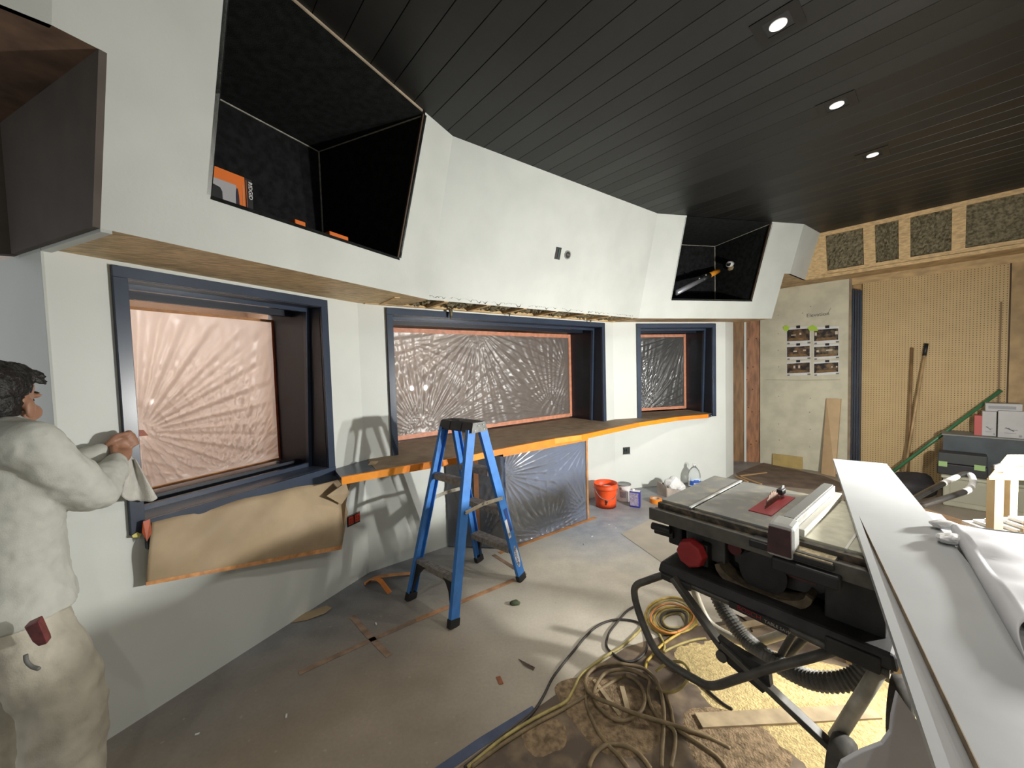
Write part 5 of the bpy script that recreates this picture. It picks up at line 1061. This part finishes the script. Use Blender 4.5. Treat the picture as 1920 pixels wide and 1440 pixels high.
# poles
DK = mat('dark_wood_pole', (.22, .13, .06), .5, var=.2); LK = mat('light_wood_pole', (.42, .28, .14), .5, var=.2); GRN = mat('green_pole_paint', (.05, .17, .075), .35, var=.15)
def pole(p, q, r, m, label, extra=None):
    a, b = p, q; t = thing('leaning_pole', a, label, 'pole'); MB().tube([a, b], r, 12).build('shaft', m, t, smooth=True)
    if extra: L_, mm, rr = extra; d = (b-a)/np.linalg.norm(b-a); MB().tube([b-d*L_, b+d*.004], rr, 12).build('grip', mm, t, smooth=True)
    return t
def foot(x, y, d): q = WR.px(x, y, d); return V(q[0], q[1], 0.0)
pole(foot(1702, 905, .16), WR.px(1710, 652, .03), .014, DK, 'dark wooden pole leaning nearly upright on the pegboard')
pole(foot(1692, 905, .22), WR.px(1737, 645, .035), .013, LK, 'light wooden pole with a black grip leaning on the pegboard', (.14, BLACKM, .019))
pole(foot(1640, 905, .30), WR.px(1877, 732, .05), .018, GRN, 'green pole leaning diagonally across the pegboard', (.10, LK, .0165))
# black bag
bg = at_z(1708, 936)
tag(crumple(bg+Z*.15, (.24, .17, .15), 31).build('black_bag', mat('black_cloth', (.016, .014, .015), .7, var=.3), smooth=True), 'slumped black bag on the floor below the pegboard', 'bag')
# lumber stack
for k in range(6):
    p, q = at_z(1735, 962+4*k, .03+.0), at_z(1872, 1003+5*k, .03)
    a, b = V(p[0], p[1], .02+.024*k), V(q[0], q[1], .02+.024*k)
    off = azd(49)*(.012*(k % 2)) - azd(49)*.02*k*0
    tag(MB().bar(a+(b-a)*-.2+off, b+(b-a)*.3+off, .17-.012*k, .022).build('lumber_board', mat('lumber_%d' % (k % 3), ((.30, .18, .10), (.07, .08, .095), (.36, .23, .13))[k % 3], .65, var=.2, scale=12)), 'board in the floor lumber stack behind the saw, %s from the floor' % ('first', 'second', 'third', 'fourth', 'fifth', 'sixth')[k], 'board', 'lumber stack behind the saw')
# storage: slate cabinet with boxes, beige bin, black case
def axis_box(px0, px1, yb, zt, depth, m, name, parent=None, az=139, bevel=.006, z0=0.0, shift=0.0):
    a, b = at_z(px0, yb, z0), at_z(px1, yb, z0); fr = Frame(a[:2], az=az); L = np.linalg.norm((b-a)[:2]); return MB().fbox(fr, 0, L, -depth, 0, z0, zt).build(name, m, parent, bevel=bevel), fr, L
SL = mat('slate_grey_panel', (.055, .068, .075), .6, var=.15); BEI = mat('beige_bin', (.36, .35, .26), .6, var=.08)
cfr = Frame(WR.p(WR.sz(1768, 830, .40)[0], .40, 0)[:2], az=139); zt = WR.sz(1820, 817, .40)[1]
cb2 = thing('slate_cabinet', cfr.p(.7, -.15, 0), 'dark slate grey cabinet under the white boxes by the pegboard', 'cabinet')
MB().fbox(cfr, 0, 1.9, -.34, 0, 0, zt-.012).build('body', SL, cb2); MB().fbox(cfr, -.01, 1.91, -.35, .01, zt-.012, zt).build('top', mat('grey_top', (.22, .22, .2), .6), cb2)
MB().fbox(cfr, .95, .955, 0, .004, .02, zt-.03).build('door_gap', BLACKM, cb2)
def wbox(x0, x1, yt, d, label, red=False):
    s0, z1 = WR.sz(x0, yt, d); s1, _ = WR.sz(x1, yt, d); fr = Frame(WR.p(s0, d, 0)[:2], az=139); L = s1-s0
    t = thing('cardboard_box', fr.p(L/2, -.08, zt+.001), label, 'box'); MB().fbox(fr, 0, L, -.16, 0, zt+.001, z1).build('carton', mat('white_carton', (.46, .45, .44), .6, var=.05), t, bevel=.003)
    MK = mat('carton_print', (.09, .09, .10), .6); h = z1-zt; sc_ = min(L, h)
    MB().bar(fr.p(L*.30, .002, zt+h*.38), fr.p(L*.62, .002, zt+h*.26), .004, sc_*.05).build('logo', MK, t); MB().bar(fr.p(L*.26, .002, zt+h*.36), fr.p(L*.45, .002, zt+h*.36), .003, sc_*.03).build('logo', MK, t); MB().bar(fr.p(L*.50, .002, zt+h*.30), fr.p(L*.75, .002, zt+h*.31), .003, sc_*.025).build('logo', MK, t)
    MB().fbox(fr, L*.25, L*.7, 0, .0015, zt+h*.17, zt+h*.19).build('print_line', mat('carton_print_soft', (.28, .28, .29), .6), t); MB().fbox(fr, L*.8, L*.92, 0, .0015, zt+h*.05, zt+h*.13).build('print_mark', mat('carton_print_soft', (.28, .28, .29), .6), t)
    if red: MB().fbox(fr, -.052, 0.0, -.155, -.004, zt+.001, z1-.05).build('red_side', mat('red_carton', (.48, .10, .09), .6), t)
    return fr, L, z1
fr_, L_, z1_ = wbox(1842, 1869, 771, .32, 'white carton with a red side on the slate cabinet', True)
wbox(1872, 1922, 770, .36, 'wider white carton at the right end of the slate cabinet')
tq = Frame(fr_.p(.02, -.02, 0)[:2], az=139); tb6 = thing('cardboard_box', tq.p(.06, -.06, z1_+.002), 'small white carton lying on top of the red-sided carton', 'box'); MB().fbox(tq, -.0, .24, -.12, -.0, z1_+.002, z1_+.085).build('carton', mat('white_carton', (.46, .45, .44), .6, var=.05), tb6, bevel=.003); MB().fbox(tq, .02, .2, 0, .0015, z1_+.03, z1_+.06).build('print_line', mat('carton_print_soft', (.28, .28, .29), .6), tb6)
bf = Frame(WR.p(WR.sz(1768, 900, .70)[0], .70, 0)[:2], az=139); zb1 = WR.sz(1790, 893, .70)[1]
bn_ = thing('storage_bin', bf.p(.4, -.12, 0), 'beige plastic storage bin in front of the slate cabinet', 'storage bin')
MB().fbox(bf, 0, .86, -.24, 0, .0, zb1-.03).build('tub', BEI, bn_, bevel=.015); MB().fbox(bf, -.015, .875, -.255, .015, zb1-.03, zb1).build('lid', BEI, bn_, bevel=.008)
MB().fbox(bf, .05, .36, 0, .006, .06, zb1-.06).build('side_panel', mat('beige_panel', (.33, .32, .24), .6), bn_, bevel=.004); MB().fbox(bf, .42, .80, 0, .006, .06, zb1-.06).build('side_panel', mat('beige_panel', (.33, .32, .24), .6), bn_, bevel=.004)
ks0, ks1 = WR.sz(1757, 870, .66)[0], WR.sz(1853, 870, .66)[0]; kfr = Frame(WR.p(ks0, .66, 0)[:2], az=139); zk = WR.sz(1800, 852, .66)[1]; kL = ks1-ks0
kc = thing('black_case', kfr.p(kL/2, -.1, zb1+.001), 'black tool case with green tape tabs on the beige bin', 'case')
MB().fbox(kfr, 0, kL, -.20, 0, zb1+.001, (zb1+zk)/2).build('case_base', BLACKM, kc, bevel=.008); MB().fbox(kfr, .004, kL-.004, -.20, -.004, (zb1+zk)/2+.004, zk).build('case_lid', mat('dark_grey_case', (.03, .033, .034), .55), kc, bevel=.008)
GTP = mat('green_tab', (.28, .42, .16), .5)
for (a, b) in ((.03, .21), (.74, .95)): MB().fbox(kfr, kL*a, kL*b, 0, .004, zb1+(zk-zb1)*.36, zb1+(zk-zb1)*.60).build('tape_tab', GTP, kc)
# plywood stand carrying the work light
SZT = 1.045; e0_, e1_ = at_z(1853, 893, SZT), at_z(1888, 852, SZT); sd_ = azd(98); PLYB = mat('bright_birch_ply', (.62, .46, .25), .6, var=.12, scale=9)
stl = thing('plywood_stand', V(*((e0_+e1_)/2+sd_*.3)[:2], 0), 'pale plywood stand glowing in the work light at the right edge', 'stand')
MB().prism([V(*e0_[:2], SZT-.018), V(*(e0_+sd_*.20)[:2], SZT-.018), V(*(e1_+sd_*.20)[:2], SZT-.018), V(*e1_[:2], SZT-.018)], Z*.018).build('top', PLYB, stl, bevel=.004)
sk_ = (e1_-e0_)/np.linalg.norm(e1_-e0_)
for a in (.025, .175):
    for e in (e0_+sk_*.03, e1_-sk_*.03): q = e+sd_*a; MB().bar(V(*q[:2], 0), V(*q[:2], SZT-.018), .035, .035, up=sd_).build('leg', PLYB, stl)
MB().bar(V(*(e0_+sk_*.03+sd_*.03)[:2], .55), V(*(e0_+sk_*.03+sd_*.175)[:2], .55), .02, .06).build('stretcher', PLYB, stl)
q_ = V(*(e0_+sk_*.08+sd_*.05)[:2], SZT+.001); tag(MB().prism([q_, q_+sd_*.11, q_+sd_*.11+sk_*.035, q_+sk_*.035], Z*.012).build('wood_offcut', PLYB), 'small pale block on the plywood stand', 'wood offcut')
cp0 = V(*(e0_+sk_*.22-sd_*.012)[:2], 0)
tag(MB().tube(spline([cp0+Z*.01, cp0+V(-.02, -.01, .5), cp0+Z*(SZT-.06), cp0+Z*(SZT+.012)+sd_*.02, V(*(e0_+sk_*.26+sd_*.12)[:2], SZT+.012), V(*(e0_+sk_*.24+sd_*.22)[:2], SZT+.012), V(*(e0_+sk_*.22+sd_*.31)[:2], SZT-.2), V(*(e0_+sk_*.22+sd_*.40)[:2], .01)], 8), .009, 8).build('power_cable', BLK, smooth=True), 'dark cable draped over the edge of the plywood stand', 'cable')
# white boards stacked behind, and the wrapped bundle beside the painted board
WT = mat('white_trim_paint', (.62, .62, .60), .45, var=.05)
wb0 = at_z(1862, 980, .79); 
for k in range(5):
    a = wb0 + V(.02*k, -.03*k, 0) - Z*(.93-.905-.0) + Z*.017*k; d = azd(96); n_ = azd(6)
    a = V(a[0], a[1], .73+.017*k)
    tag(MB().prism([a, a+d*.9, a+d*.9+n_*.14, a+n_*.14], Z*.015).build('white_trim_board', WT, bevel=.001), 'white trim board in the stack right of the bundle, %s from the bottom' % ('first', 'second', 'third', 'fourth', 'top, fifth')[k], 'board', 'white trim boards stacked at the right edge')
TZ = .992
P1, P2 = at_z(1802, 982, TZ), at_z(1935, 1165, TZ); G1, G2 = at_z(1788, 1003, BZ), at_z(1935, 1262, BZ)
rdir = bw
rb = np.random.default_rng(8); KB = rb.uniform(-1, 1, (12, 4))
def bundle(u, v):
    # u along the length, v across from the foot of the left side over the top
    top = P1+(P2-P1)*u; ft = G1+(G2-G1)*u
    if v < .3:
        f = v/.3; a = f*math.pi/2; p = ft*(1-math.sin(a)) + top*math.sin(a); p = V(p[0], p[1], ft[2]+(top[2]-ft[2])*(math.sin(a)))
        p = p - rdir*.03*math.sin(a*2)*.6
    else:
        f = (v-.3)/.7; p = top + rdir*.75*f
    h = sum(.004*k[3]*math.sin(k[0]*14*u+k[1]*16*v+k[2]*6) for k in KB) + .006*abs(math.sin(9*v+14*u))*(v > .3)
    return p + Z*h*(1 if v > .25 else .2)
FABW = mat('white_wrap_fabric', (.42, .42, .44), .55, var=.06, scale=6, bump=.08, bscale=12)
bun = thing('wrapped_bundle', P1-Z*.05, 'bundle wrapped in white sheeting beside the ripped board', 'bundle')
MB().grid(40, 40, bundle).build('sheeting', FABW, bun, smooth=True, solid=.002, fix=False)
MB().prism([V(*(P1+rdir*.03+bdir*.03)[:2], BZ-.02), V(*(P2+rdir*.03)[:2], BZ-.02), V(*(P2+rdir*.72)[:2], BZ-.02), V(*(P1+rdir*.72+bdir*.03)[:2], BZ-.02)], Z*.04).build('boards_inside', WT, bun)
MB().prism([bundle(0, .02), bundle(0, .2), bundle(0, .3), bundle(0, .6), bundle(0, .98), V(*bundle(0, .98)[:2], BZ-.02)], bdir*.004).build('folded_end', FABW, bun)
CW = film_mat('loose_clear_wrap', (.9, .9, .9), .55, .2, .12)
for k, (x, y, s) in enumerate(((1770, 984, .05), (1782, 1010, .04))):
    p = at_z(x, y, BZ+.016); tag(crumple(p, (.04, .03, .016), 50+k, 3).build('plastic_scrap', mat('scrap_poly', (.5, .5, .5), .3)), 'crumpled clear plastic wrap at the bundle corner, %s' % ('upper', 'lower')[k], 'plastic scrap')
# trestle carrying the boards and the bundle
TRM = mat('trestle_pine', (.42, .29, .15), .65, var=.2, scale=10)
for k, (l, w0_, w1_) in enumerate(((.38, .03, .26), (2.45, .10, .9))):
    a, b = bq(l, w0_), bq(l, w1_); a = V(a[0], a[1], BZ-BT-.05); b = V(b[0], b[1], BZ-BT-.05)
    t = thing('sawhorse', V(*((a+b)/2)[:2], 0), ('far', 'near')[k]+' wooden sawhorse under the painted boards', 'sawhorse')
    MB().bar(a, b, .038, .06).build('beam', TRM, t)
    for e, s in ((a+(b-a)*.12, 1), (a+(b-a)*.12, -1), (b-(b-a)*.1, 1), (b-(b-a)*.1, -1)): MB().bar(e-Z*.02, V(*(e+bdir*s*.20)[:2], .0), .03, .06, up=bw).build('leg', TRM, t)
# ================================================================== THINGS IN THE SPEAKER OPENINGS
def lpx(P, x, y, dep): return at_plane(x, y, P.pt(0, ZO)-P.nh*dep, P.nh)
dep = .16; r1 = lpx(PL, 472, 340, dep); l1_ = lpx(PL, 380, 301, dep); zb_ = ZO+.002; zt_ = (r1[2]+l1_[2])/2
fr = Frame(V(*l1_[:2]), b=r1[:2]); 
if np.dot(fr.n, PL.nh) < 0: fr.n = -fr.n
bx_ = thing('tool_box_carton', fr.p(fr.len/2, -.08, zb_), 'orange grey and black tool carton in the left speaker opening', 'box')
OB = mat('carton_orange', (.75, .17, .02), .5); 
MB().fbox(fr, 0, fr.len, -.16, 0, zb_, zt_).build('carton', mat('carton_black', (.014, .012, .012), .5), bx_)
LL = fr.len; Hh = zt_-zb_
MB().fbox(fr, 0, LL*.83, 0, .0015, zb_, zt_).build('orange_field', OB, bx_); MB().fbox(fr, 0, LL*.64, .001, .0025, zb_, zb_+Hh*.74).build('grey_field', mat('carton_grey', (.42, .41, .42), .5, var=.05), bx_)
MB().prism([fr.p(0, .003, zb_+Hh*.62), fr.p(LL*.30, .003, zb_+Hh*.56), fr.p(LL*.34, .003, zb_+Hh*.48), fr.p(LL*.34, .003, zb_+Hh*.18), fr.p(0, .003, zb_+Hh*.28)], fr.n*.001).build('tool_picture', BLACKM, bx_)
MB().prism([fr.p(LL*(.655+.035*math.cos(a)), .003, zb_+Hh*(.38+.30*math.sin(a))) for a in np.linspace(0, 2*math.pi, 16)[:-1]], fr.n*.001).build('blade_picture', mat('carton_navy', (.02, .015, .04), .5), bx_)
MB().fbox(fr, LL*.775, LL*.785, .002, .003, zb_+Hh*.2, zb_+Hh*.8).build('print_line', mat('carton_pale_print', (.8, .4, .2), .5), bx_)
MB().fbox(fr, LL*.86, LL*.868, .0, .002, zb_+Hh*.25, zt_-.01).build('orange_line', OB, bx_)
text_obj('carton_lettering', 'RIDGID', mat('letter_white', (.85, .85, .84), .5), bx_, fr.p(LL*.885, .0025, zt_-Hh*.06), -Z, fr.t, LL*.125)
MB().prism([fr.p(LL*.0, -.02, zt_), fr.p(LL*.25, -.02, zt_), fr.p(LL*.05, -.02, zt_+Hh*.22), fr.p(0, -.02, zt_+Hh*.25)], -fr.n*.003).build('open_flap', mat('flap_white', (.6, .6, .58), .6), bx_)
for k, (x0, x1, y) in enumerate(((553, 573, 411), (618, 653, 436))):
    a, b = lpx(PL, x0, y, .08), lpx(PL, x1, y+5, .08); f2_ = Frame(a[:2], b=b[:2]); tag(MB().fbox(f2_, 0, f2_.len, -.06, .0, ZO+.002, max(ZO+.02, (a[2]+b[2])/2)).build('orange_packet', OB, bevel=.004), ('small orange packet in the middle of', 'wider orange packet at the right of')[k]+' the left speaker opening', 'packet')
# right opening: pole, pipe stub
a, b = lpx(PR, 1268, 549, .10), lpx(PR, 1346, 508, .45)
t = thing('extension_pole', a, 'grey pole with a black collar and orange end in the right speaker opening', 'pole'); d = b-a
MB().tube([a, a+d*.62], .032, 14).build('shaft', mat('pole_grey', (.34, .34, .37), .35, metal=.5), t, smooth=True); MB().tube([a+d*.58, a+d*.76], .040, 14).build('collar', BLACKM, t, smooth=True); MB().tube([a+d*.76, b], .034, 14).build('end', mat('pole_orange', (.75, .28, .02), .45), t, smooth=True)
for q in (.5, .66): MB().sphere(a+d*q+V(.0, -.03, .03), .012, 8, 6).build('clip', CHROME, t)
pv = at_plane(1374, 495, PR.pt(sRo1, ZO), PR.t)-PR.t*.01
t = thing('pipe_stub', pv, 'white plastic pipe stub in the side of the right speaker opening', 'pipe')
e_ = pv-PR.t*.10-Z*.02+PR.nh*.05; MB().tube([pv, e_], .036, 16).build('pipe', mat('pvc_white', (.6, .6, .58), .4), t, smooth=True); MB().tube([e_, e_-PR.t*.002+PR.nh*.001], .027, 16).build('bore', BLACKM, t)
crumple(pv-Z*.055-PR.t*.02, (.04, .04, .03), 71, 2).build('foam', mat('tan_foam', (.25, .19, .10), .9, var=.3), t)
# ================================================================== THE WORKER
BC = V(-1.80, 1.30, 0); PF, PRt = azd(20), azd(110)
def pp(r, f, z): return BC + PRt*r + PF*f + Z*z
def limb(mb, pts, rad, n=5, flat=None):
    P = spline(pts, n); R_ = np.interp(np.linspace(0, len(rad)-1, len(P)), range(len(rad)), rad); mb.tube(P, list(R_), 14)
    for q, r in ((P[0], R_[0]), (P[-1], R_[-1])): mb.sphere(q, r*.99, 12, 8)
def ell(mb, c, r, fz=0.0, seg=18, rings=14):
    if fz: r = tuple(q*1.19 for q in r)
    # ellipsoid with axes (right, forward, up), turned by fz
    o = len(mb.v); a_, b_ = PRt*math.cos(fz)+PF*math.sin(fz), -PRt*math.sin(fz)+PF*math.cos(fz)
    for j in range(rings+1):
        th = math.pi*j/rings
        for k in range(seg): ph = 2*math.pi*k/seg; mb.v.append(tuple(np.asarray(c)+a_*r[0]*math.sin(th)*math.cos(ph)+b_*r[1]*math.sin(th)*math.sin(ph)+Z*r[2]*math.cos(th)))
    for j in range(rings):
        for k in range(seg): mb.f.append((o+j*seg+k, o+(j+1)*seg+k, o+(j+1)*seg+(k+1) % seg, o+j*seg+(k+1) % seg))
def skin(o, vox, smooth=6, disp=None):
    m = o.modifiers.new('remesh', 'REMESH'); m.mode = 'VOXEL'; m.voxel_size = vox; m.use_smooth_shade = True
    s = o.modifiers.new('soft', 'SMOOTH'); s.factor = .5; s.iterations = smooth
    if disp:
        tx = bpy.data.textures.new(o.name+'_folds', 'CLOUDS'); tx.noise_scale = disp[1]; tx.noise_depth = 2
        d = o.modifiers.new('folds', 'DISPLACE'); d.texture = tx; d.strength = disp[0]; d.mid_level = .5; d.texture_coords = 'GLOBAL'
SKIN = mat('worker_skin', (.36, .185, .115), .5, var=.08, scale=30); HAIR = mat('black_hair', (.012, .010, .009), .5, var=.4, scale=60, bump=.5, bscale=120)
SHIRT = mat('pale_sweatshirt', (.53, .54, .49), .85, var=.06, scale=20, bump=.12, bscale=240, spec=.15)
PANTS = mat('paint_stained_trousers', (.50, .47, .39), .85, var=.22, scale=6, bump=.15, bscale=160, spec=.15)
man = thing('person', pp(0, 0, 0), 'worker in pale sweatshirt and stained trousers wiping the window casing', 'person')
HR = F1.px(231, 850, .085); HL = F1.px(232, 828, .06)     # right and left hand
SR, SL_ = pp(.185, .03, 1.385), pp(-.185, .05, 1.385)
ER = at_y(172, 925, 1.42); EL = at_y(118, 884, 1.53)
HC = V(*at_y(-8, 757, 1.345))
body = MB()
ell(body, pp(0, .01, .88), (.10, .075, .11)); ell(body, pp(0, .03, 1.12), (.13, .085, .22)); ell(body, pp(0, .03, 1.30), (.15, .085, .13))
limb(body, [pp(0, .03, 1.38), HC-Z*.10-PF*.01], [.062, .055])
for S_, E_, H_, sg in ((SR, ER, HR, 1), (SL_, EL, HL, -1)):
    wr = H_+(E_-H_)/np.linalg.norm(E_-H_)*.075
    limb(body, [S_, E_, wr], [.052, .042, .027])
    d = (H_-wr)/np.linalg.norm(H_-wr); up_ = Z - d*np.dot(Z, d); up_ /= np.linalg.norm(up_); sd = np.cross(d, up_)
    # palm, four curled fingers stacked top to bottom, thumb along the top
    limb(body, [wr, wr+d*.05, wr+d*.085], [.026, .033, .028])
    for k in range(4):
        off = up_*(.030-.020*k); ln = (.030, .034, .032, .026)[k]
        b0_ = wr+d*.080+off*.95; b1_ = b0_+d*ln*.8+sd*sg*.004; b2_ = b1_-sd*sg*.022+d*.004; b3_ = b2_-sd*sg*.006-d*.022
        limb(body, [b0_, b1_, b2_, b3_], [.0105, .0098, .009, .0085], 3)
    t0 = wr+d*.03+up_*.022-sd*sg*.01; limb(body, [t0, t0+d*.032+up_*.018-sd*sg*.012, t0+d*.062+up_*.012-sd*sg*.020], [.013, .011, .009], 3)
# legs
for (hip, kn, an) in ((pp(.09, 0, .90), pp(.215, .06, .50), pp(.29, .0, .09)), (pp(-.09, 0, .90), pp(-.15, .08, .50), pp(-.16, .02, .09))): limb(body, [hip-Z*.06, kn, an], [.060, .050, .04])
# head: cranium, face, jaw, nose, ear, brow
HD = math.radians(47); HS = 1.19
def hh(r, f, z): a_, b_ = PRt*math.cos(HD)+PF*math.sin(HD), -PRt*math.sin(HD)+PF*math.cos(HD); return HC + (a_*r + b_*f + Z*z)*HS
ell(body, hh(0, -.008, .030), (.073, .092, .088), HD); ell(body, hh(0, .038, -.030), (.060, .058, .085), HD); ell(body, hh(0, .040, -.085), (.042, .040, .032), HD); ell(body, hh(0, .026, .045), (.066, .062, .052), HD)
limb(body, [hh(0, .090, .005), hh(0, .102, -.030), hh(0, .096, -.040)], [.008, .011, .009], 3)
for s in (-1, 1):
    ell(body, hh(s*.074, -.012, -.018), (.010, .020, .032), HD, 10, 8); ell(body, hh(s*.036, .082, .018), (.026, .012, .010), HD, 10, 8); ell(body, hh(s*.042, .062, -.035), (.024, .028, .026), HD, 10, 8)
ell(body, hh(0, .090, -.066), (.024, .012, .006), HD, 10, 8); ell(body, hh(0, .088, -.077), (.020, .011, .006), HD, 10, 8)
bo = body.build('body', SKIN, man, fix=False); skin(bo, .0055, 5)
for s in (-1, 1):
    MB().sphere(hh(s*.034, .078, .003), (.0115, .0115, .009), 10, 8).build('eye', mat('eye_dark', (.05, .03, .02), .2), man)
    MB().tube([hh(s*.016, .090, .024), hh(s*.036, .088, .030), hh(s*.056, .074, .026)], [.003, .0045, .003], 6).build('eyebrow', HAIR, man)
hair = MB(); ell(hair, hh(0, -.022, .052), (.079, .092, .080), HD); ell(hair, hh(0, -.050, .000), (.074, .066, .075), HD); ell(hair, hh(.0, .036, .090), (.062, .058, .036), HD); ell(hair, hh(.034, .040, .080), (.036, .045, .028), HD); ell(hair, hh(-.034, .040, .080), (.036, .045, .028), HD)
for k in range(26):
    a = rng.uniform(-1.3, 1.3); b = rng.uniform(.1, 1.0); p = hh(.070*math.sin(a), .055*math.cos(a)+.02, .085+.035*b-.02*abs(a)); d = hh(.09*math.sin(a), .10*math.cos(a)+.01, .078+.05*b-.03*abs(a)); limb(hair, [p, d], [.013, .006], 3)
ho = hair.build('hair', HAIR, man, fix=False); skin(ho, .006, 2, (.012, .012))
sh = MB()
def loft(mb, rings, seg=28):
    o = len(mb.v)
    for (r, f, z, rx, ry) in rings:
        for k in range(seg): a = 2*math.pi*k/seg; mb.v.append(tuple(pp(r+rx*math.cos(a), f+ry*math.sin(a), z)))
    for i in range(len(rings)-1):
        for k in range(seg): mb.f.append((o+i*seg+k, o+i*seg+(k+1) % seg, o+(i+1)*seg+(k+1) % seg, o+(i+1)*seg+k))
    mb.f.append(tuple(o+k for k in range(seg-1, -1, -1))); e = o+(len(rings)-1)*seg; mb.f.append(tuple(e+k for k in range(seg)))
loft(sh, [(0, .01, .79, .212, .158), (0, .01, .83, .208, .155), (0, .015, .95, .186, .136), (0, .02, 1.08, .182, .132), (0, .03, 1.22, .194, .134), (0, .03, 1.32, .196, .126), (0, .03, 1.40, .165, .10), (0, .03, 1.44, .08, .075)])
limb(sh, [SL_, pp(0, .03, 1.40), SR], [.075, .085, .075]); limb(sh, [pp(0, .03, 1.40), pp(0, .03, 1.435)], [.075, .068])
for S_, E_, H_ in ((SR, ER, HR), (SL_, EL, HL)):
    wr = H_+(E_-H_)/np.linalg.norm(E_-H_)*.085; limb(sh, [S_, (S_+E_)/2+V(0, 0, -.01), E_, (E_+wr)/2+V(0, 0, -.006), wr], [.083, .078, .070, .062, .043])
so = sh.build('sweatshirt', SHIRT, man, fix=False); skin(so, .008, 3, (.022, .075))
pa = MB(); ell(pa, pp(0, .0, .80), (.165, .118, .10))
for (hip, kn, an) in ((pp(.085, 0, .79), pp(.215, .05, .50), pp(.30, .0, .10)), (pp(-.09, 0, .79), pp(-.15, .07, .50), pp(-.16, .02, .10))): limb(pa, [hip, hip*.5+kn*.5+PRt*.012, kn, kn*.45+an*.55, an], [.108, .112, .104, .100, .098])
po = pa.build('trousers', PANTS, man, fix=False); skin(po, .008, 4, (.022, .07))
for (an) in (pp(.30, .0, 0), pp(-.16, .02, 0)):
    s_ = MB(); limb(s_, [an+Z*.045-PF*.06, an+Z*.045+PF*.08, an+Z*.035+PF*.17], [.046, .048, .036]); q_ = s_.build('shoe', mat('worn_shoe', (.09, .07, .055), .7, var=.3), man, fix=False)
    skin(q_, .01, 3)
wq0 = at_y(72, 1188, 1.20); wd = (wq0-EYE)/np.linalg.norm(wq0-EYE)
WLm = mat('oxblood_leather', (.16, .035, .035), .5, var=.3, scale=40)
wa = MB().prism([at_y(x, y, 1.165) for x, y in ((44, 1176), (70, 1164), (86, 1200), (88, 1208), (72, 1213), (60, 1204))], V(-.02, .03, 0)).build('wallet', WLm, man, bevel=.004)
MB().tube(spline([at_y(x, y, 1.16) for x, y in ((48, 1228), (50, 1240), (60, 1250), (74, 1254))], 5), [.006]*15+[.005], 6).build('pocket_clip', mat('grey_clip', (.16, .16, .15), .6), man, smooth=True)
# ---- rag held against the casing
def rag(u, v):
    x = 243+ (16+52*v)*(u-.35)+8*v; y = 858+ (86-26*abs(u-.55))*v + 4*math.sin(9*u); d = .052+.018*math.sin(7*u+1.5*v)+.012*v
    return F1.px(x, y, d)
tag(MB().grid(20, 20, rag).build('wiping_rag', mat('white_rag', (.56, .55, .50), .9, var=.06, scale=30, bump=.3, bscale=200), smooth=True, solid=.003, fix=False), 'white rag held against the window casing by the worker', 'rag')
